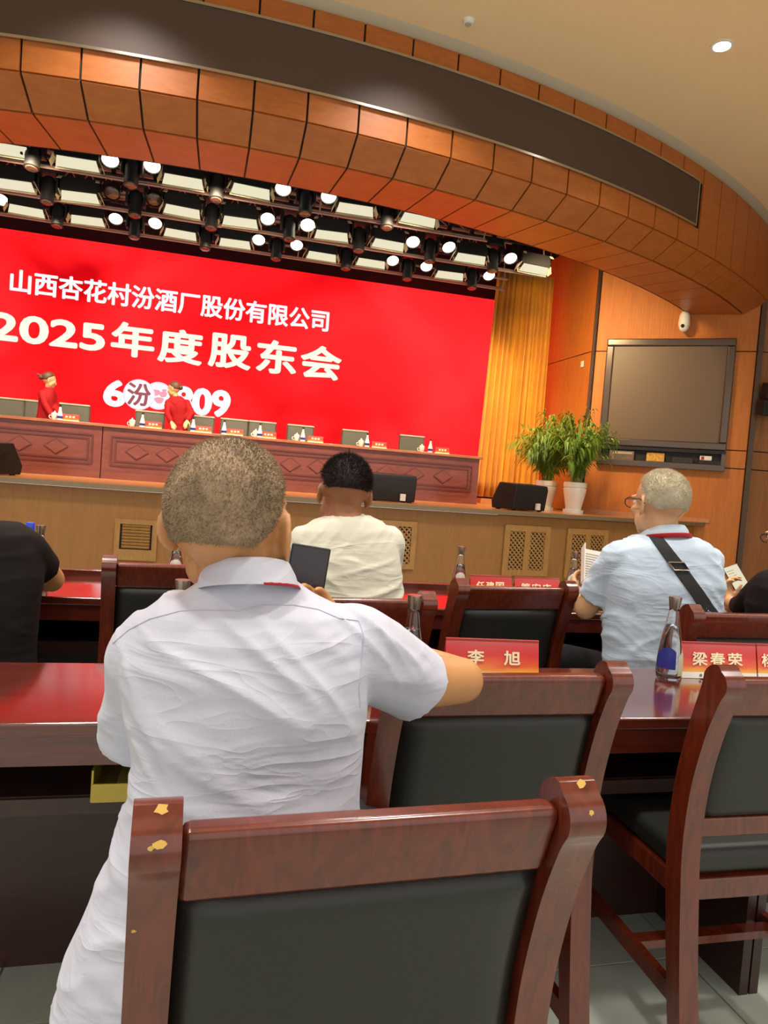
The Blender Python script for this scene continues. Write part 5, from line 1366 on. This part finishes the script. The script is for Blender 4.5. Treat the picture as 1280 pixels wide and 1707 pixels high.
# ---------------------------------------------------------------- person in black at the right edge
org = V((2.42, 2.52, 0))
P4 = person('person in black with glasses at the right picture edge, holding a lit phone', org)
skin, sh_, tr_, shoes = MB(), MB(), MB(), []
Yt = 2.50
hc = PY(1321, 884, Yt + 0.03); M4 = headM(hc - V((0, 0, 0.02)), 0.20, -0.28, 0.0, 1.0)
head_prims(skin, M4); nb = hc + V((0.0, -0.05, -0.20)); skin.limb([hc + V((0, -0.02, -0.06)), nb], [0.056, 0.064], 18)
T = [(1305, 1365, 945, Yt, 0.055), (1275, 1400, 955, Yt, 0.09), (1258, 1425, 975, Yt, 0.115), (1252, 1432, 1010, Yt, 0.125), (1255, 1430, 1060, Yt - 0.01, 0.125), (1255, 1430, 1120, Yt - 0.02, 0.13), (1255, 1430, 1190, Yt - 0.02, 0.14)]
sh_.loft([ringpts(*a, e=2.5) for a in T]); skin.loft([ringpts(a[0] + 12, a[1] - 12, a[2], a[3], a[4] - 0.022) for a in T[1:]])
s0 = PY(1282, 975, Yt); e0 = PY(1240, 1012, Yt + 0.16); w0 = PY(1214, 1002, Yt + 0.36)
sh_.ell(s0, 0.066, 16, 10); sh_.tube([s0, PY(1262, 990, Yt + 0.06), e0, e0.lerp(w0, 0.35)], [0.068, 0.062, 0.055, 0.046], 18)
skin.limb([s0, e0, w0], [0.048, 0.040, 0.026], 14); hand(skin, w0, (0.02, 0.35, 0.9), (0.45, -0.75, 0.2), 1, 0.95, (0.75, 0.8, 0.5), 1.0, 0.7)
s0 = PY(1410, 980, Yt); e0 = V((s0.x + 0.04, Yt + 0.25, 0.87)); w0b = V((s0.x - 0.14, Yt + 0.50, 0.80))
sh_.ell(s0, 0.06, 14, 9); sh_.tube([s0, e0], [0.064, 0.056], 16); skin.limb([s0, e0, w0b], [0.048, 0.04, 0.026], 14); hand(skin, w0b, (-0.2, 1, -0.05), (0, 0, -1), 1, 1.0, (0.2, 0.25, 0.2))
h0 = V((org.x + 0.16, Yt, 0.58)); tr_.ell(h0, (0.18, 0.14, 0.09), 18, 10); skin.ell(h0, (0.14, 0.10, 0.07), 14, 9)
legs(skin, tr_, shoes, h0 + V((-0.09, 0.02, 0)), h0 + V((0.09, 0.02, 0)), 0.36)
blob('body', skin, 0.006, 4, SKIN3, P4, org); blob('top', sh_, 0.010, 5, TEE, P4, org, fold(0.004, 31.0))
blob('trousers', tr_, 0.012, 5, NAVY, P4, org)
for s in shoes: blob('shoe', s, 0.009, 3, SHOE, P4, org)
face_bits(M4, org, P4, BLACKM); hair_cap(M4, org, P4, HAIRB, LINE_M, 0.05, 2500, 0.014, 0.04, 19)
wd = V((0.02, 0.35, 0.9)).normalized(); Mw = wd.to_track_quat('Z', 'Y').to_matrix()
MB().tube([w0 - wd * 0.012 + Mw @ V((0.0335 * math.cos(a), 0.0335 * math.sin(a), 0)) for a in [2 * PI * k / 18 for k in range(19)]], 0.004, 8).build('bracelet', BLACK, P4, True, org)
pp = PY(1229, 966, Yt + 0.43)
t = thing('lit_phone', 'phone with a bright pale yellow screen in the hand at right edge', 'phone', pp)
Mp = Matrix.Rotation(-0.30, 3, 'Z') @ Matrix.Rotation(-0.42, 3, 'Y') @ Matrix.Rotation(-0.55, 3, 'X')
MB().box((0, 0, 0), (0.074, 0.008, 0.155), Mp).build('shell', BLACK, t, False, (0, 0, 0), 0.0035, 3)
MB().box(Mp @ V((0, -0.0043, 0)), (0.068, 0.0006, 0.148), Mp).build('screen', emit('phone_screen', (0.92, 0.86, 0.60), 0.75), t)
ln = MB()
for k in range(5): ln.box(Mp @ V((-0.012, -0.0048, 0.05 - 0.014 * k)), (0.026 if k % 2 else 0.036, 0.0004, 0.003), Mp)
ln.build('screen_lines', GREYINK, t)

# ---------------------------------------------------------------- person in black tee at the left edge
org = V((-1.02, 2.55, 0))
P5 = person('person in a black tee shirt at the left picture edge, elbow on the table', org)
skin, sh_, tr_, shoes = MB(), MB(), MB(), []
Yt = 2.52
hc = PY(-62, 812, Yt + 0.12); M5 = headM(hc - V((0, 0, 0.02)), 0.3, -0.30, 0.0, 1.02)
head_prims(skin, M5); nb = PY(-50, 890, Yt + 0.02); skin.limb([hc + V((0, -0.02, -0.06)), nb], [0.056, 0.064], 18)
T = [(-80, -10, 868, Yt + 0.02, 0.055), (-120, 35, 872, Yt + 0.01, 0.09), (-138, 58, 888, Yt, 0.115), (-145, 72, 920, Yt, 0.13), (-142, 74, 960, Yt - 0.02, 0.13), (-138, 66, 1010, Yt - 0.04, 0.13), (-135, 60, 1080, Yt - 0.05, 0.13), (-135, 60, 1160, Yt - 0.06, 0.14)]
sh_.loft([ringpts(*a, e=2.5) for a in T]); skin.loft([ringpts(a[0] + 12, a[1] - 12, a[2], a[3], a[4] - 0.022) for a in T[1:]])
for pxs, e_px, w_px in (((40, 915), (86, 966, Yt + 0.22), (40, 985, Yt + 0.50)), ((-120, 920), (-160, 985, Yt + 0.2), (-100, 985, Yt + 0.5))):
    s0 = PY(pxs[0], pxs[1], Yt); e0 = PY(*e_px); w0 = PY(*w_px); w0.z = max(w0.z, 0.797)
    sh_.ell(s0, 0.066, 16, 10); sh_.tube([s0, s0.lerp(e0, 0.62)], [0.070, 0.066], 18)
    skin.limb([s0, e0, w0], [0.052, 0.045, 0.028], 14); hand(skin, w0, (0.1 if pxs[0] < 0 else -0.5, 1, 0.0), (0, 0, -1), 1 if pxs[0] < 0 else -1, 1.0, (0.2, 0.25, 0.2))
h0 = V((org.x, Yt - 0.06, 0.58)); tr_.ell(h0, (0.19, 0.14, 0.09), 18, 10); skin.ell(h0, (0.14, 0.10, 0.07), 14, 9)
legs(skin, tr_, shoes, h0 + V((-0.09, 0.02, 0)), h0 + V((0.09, 0.02, 0)), 0.36)
blob('body', skin, 0.007, 4, SKIN, P5, org); blob('tee_shirt', sh_, 0.010, 5, TEE, P5, org, fold(0.004, 41.0))
blob('trousers', tr_, 0.012, 5, plain('charcoal_trousers', '#3a3834', 0.8), P5, org)
for s in shoes: blob('shoe', s, 0.009, 3, SHOE, P5, org)
face_bits(M5, org, P5); hair_cap(M5, org, P5, HAIRB, LINE_M, 0.05, 0, 0.014, 0.04, 19)
# his chair
chair_at((org.x - 0.24, Yt - 0.24), (org.x + 0.215, Yt - 0.24), 'wooden chair of the front row under the person in the black tee shirt', CH)

# ---------------------------------------------------------------- two women in red on the stage
def woman(cx_, hy, yaw, T, arms, label, bun, lean):
    Yw = 11.36; c0 = PY(cx_, 700, Yw); org = V((c0.x, Yw, ZS))
    P = person(label, org, 'women in red jackets on the stage')
    skin, jk, tr = MB(), MB(), MB()
    hc = PY(cx_ + lean, hy, Yw); M = headM(hc - V((0, 0, 0.018)), yaw, -0.18, 0.0, 0.96)
    head_prims(skin, M); nb = PY(T[0][0] / 2 + T[0][1] / 2, T[0][2] + 4, Yw); skin.limb([hc + V((0, 0, -0.06)), nb], [0.046, 0.050], 14)
    jk.loft([ringpts(a, b, y, Yw, ry, n=24) for a, b, y, ry in T]); skin.loft([ringpts(a + 3, b - 3, y, Yw, ry - 0.03, n=20) for a, b, y, ry in T[1:]])
    for pts in arms:
        W3 = [PY(x, y, Yw + dy) for x, y, dy in pts]
        jk.limb(W3[:-1] + [W3[-2].lerp(W3[-1], 0.85)], [0.060, 0.050, 0.042][:len(W3)], 12)
        skin.limb(W3, [0.04, 0.034, 0.024][:len(W3)], 10); d = W3[-1] - W3[-2]; hand(skin, W3[-1], d, (0, 0, -1), 1, 0.92, (0.3, 0.4, 0.3))
    hipc = V((c0.x, Yw, ZS + 0.74)); tr.ell(hipc, (0.15, 0.10, 0.10), 16, 10); skin.ell(hipc, (0.13, 0.09, 0.1), 12, 8)
    for sx in (-1, 1):
        k_ = hipc + V((sx * 0.085, 0.01, -0.30)); an = V((k_.x, Yw, ZS + 0.09))
        tr.limb([hipc + V((sx * 0.08, 0, 0)), k_, an], [0.085, 0.068, 0.055], 14); skin.limb([hipc + V((sx * 0.08, 0, 0)), k_, an, an + V((0, -0.10, -0.05))], [0.07, 0.05, 0.032, 0.024], 12)
        s = MB(); s.ell(an + V((0, -0.05, -0.055)), (0.042, 0.11, 0.033), 14, 8); s.ell(an + V((0, 0.02, -0.04)), (0.038, 0.05, 0.048), 12, 8)
        blob('shoe', s, 0.01, 2, SHOE, P, org)
    blob('body', skin, 0.008, 4, SKIN3, P, org); blob('jacket', jk, 0.012, 3, JACKET, P, org, fold(0.008, cx_, 10, 5)); blob('trousers', tr, 0.014, 4, NAVY, P, org)
    face_bits(M, org, P)
    h = hair_cap(M, org, P, HAIRBR, [(-1.01, -0.55), (-0.3, -0.45), (0.0, 0.0), (0.3, 0.3), (0.6, 0.55), (1.01, 1.3)], 0.07, 0, 0.01, 0.06)
    MB().ell(M @ V((0, -0.115, 0.01)), (0.035, 0.04, 0.035), 14, 9).build('hair_bun', HAIRBR, h, 'all', org)
    if bun: MB().tube([M @ V(q) for q in ((0, -0.10, 0.03), (0.0, -0.15, 0.035), (0, -0.19, 0.05))], [0.02, 0.014, 0.004], 8).build('loose_strand', HAIRBR, h, True, org)
woman(78, 632, -1.25, [(75, 88, 645, 0.05), (67, 92, 652, 0.08), (64, 93, 664, 0.10), (63, 92, 680, 0.10), (61, 92, 696, 0.105), (58, 93, 715, 0.115), (58, 95, 732, 0.115)],
      [[(70, 657, -0.05), (76, 676, -0.13), (88, 694, -0.26)], [(88, 657, 0.05), (91, 676, 0.03), (98, 690, -0.14)]], 'woman in a red jacket walking right behind the stage desk, at far left', True, 4)
woman(298, 647, 1.15, [(284, 302, 660, 0.05), (279, 310, 667, 0.09), (278, 314, 680, 0.105), (281, 313, 697, 0.10), (284, 312, 710, 0.10), (284, 314, 724, 0.115), (284, 315, 738, 0.115)],
      [[(281, 672, -0.03), (279, 690, -0.13), (286, 704, -0.30)], [(311, 672, 0.03), (319, 690, -0.02), (312, 702, -0.16)]], 'woman in a red jacket bending over the stage desk before the screen digits', False, -8)
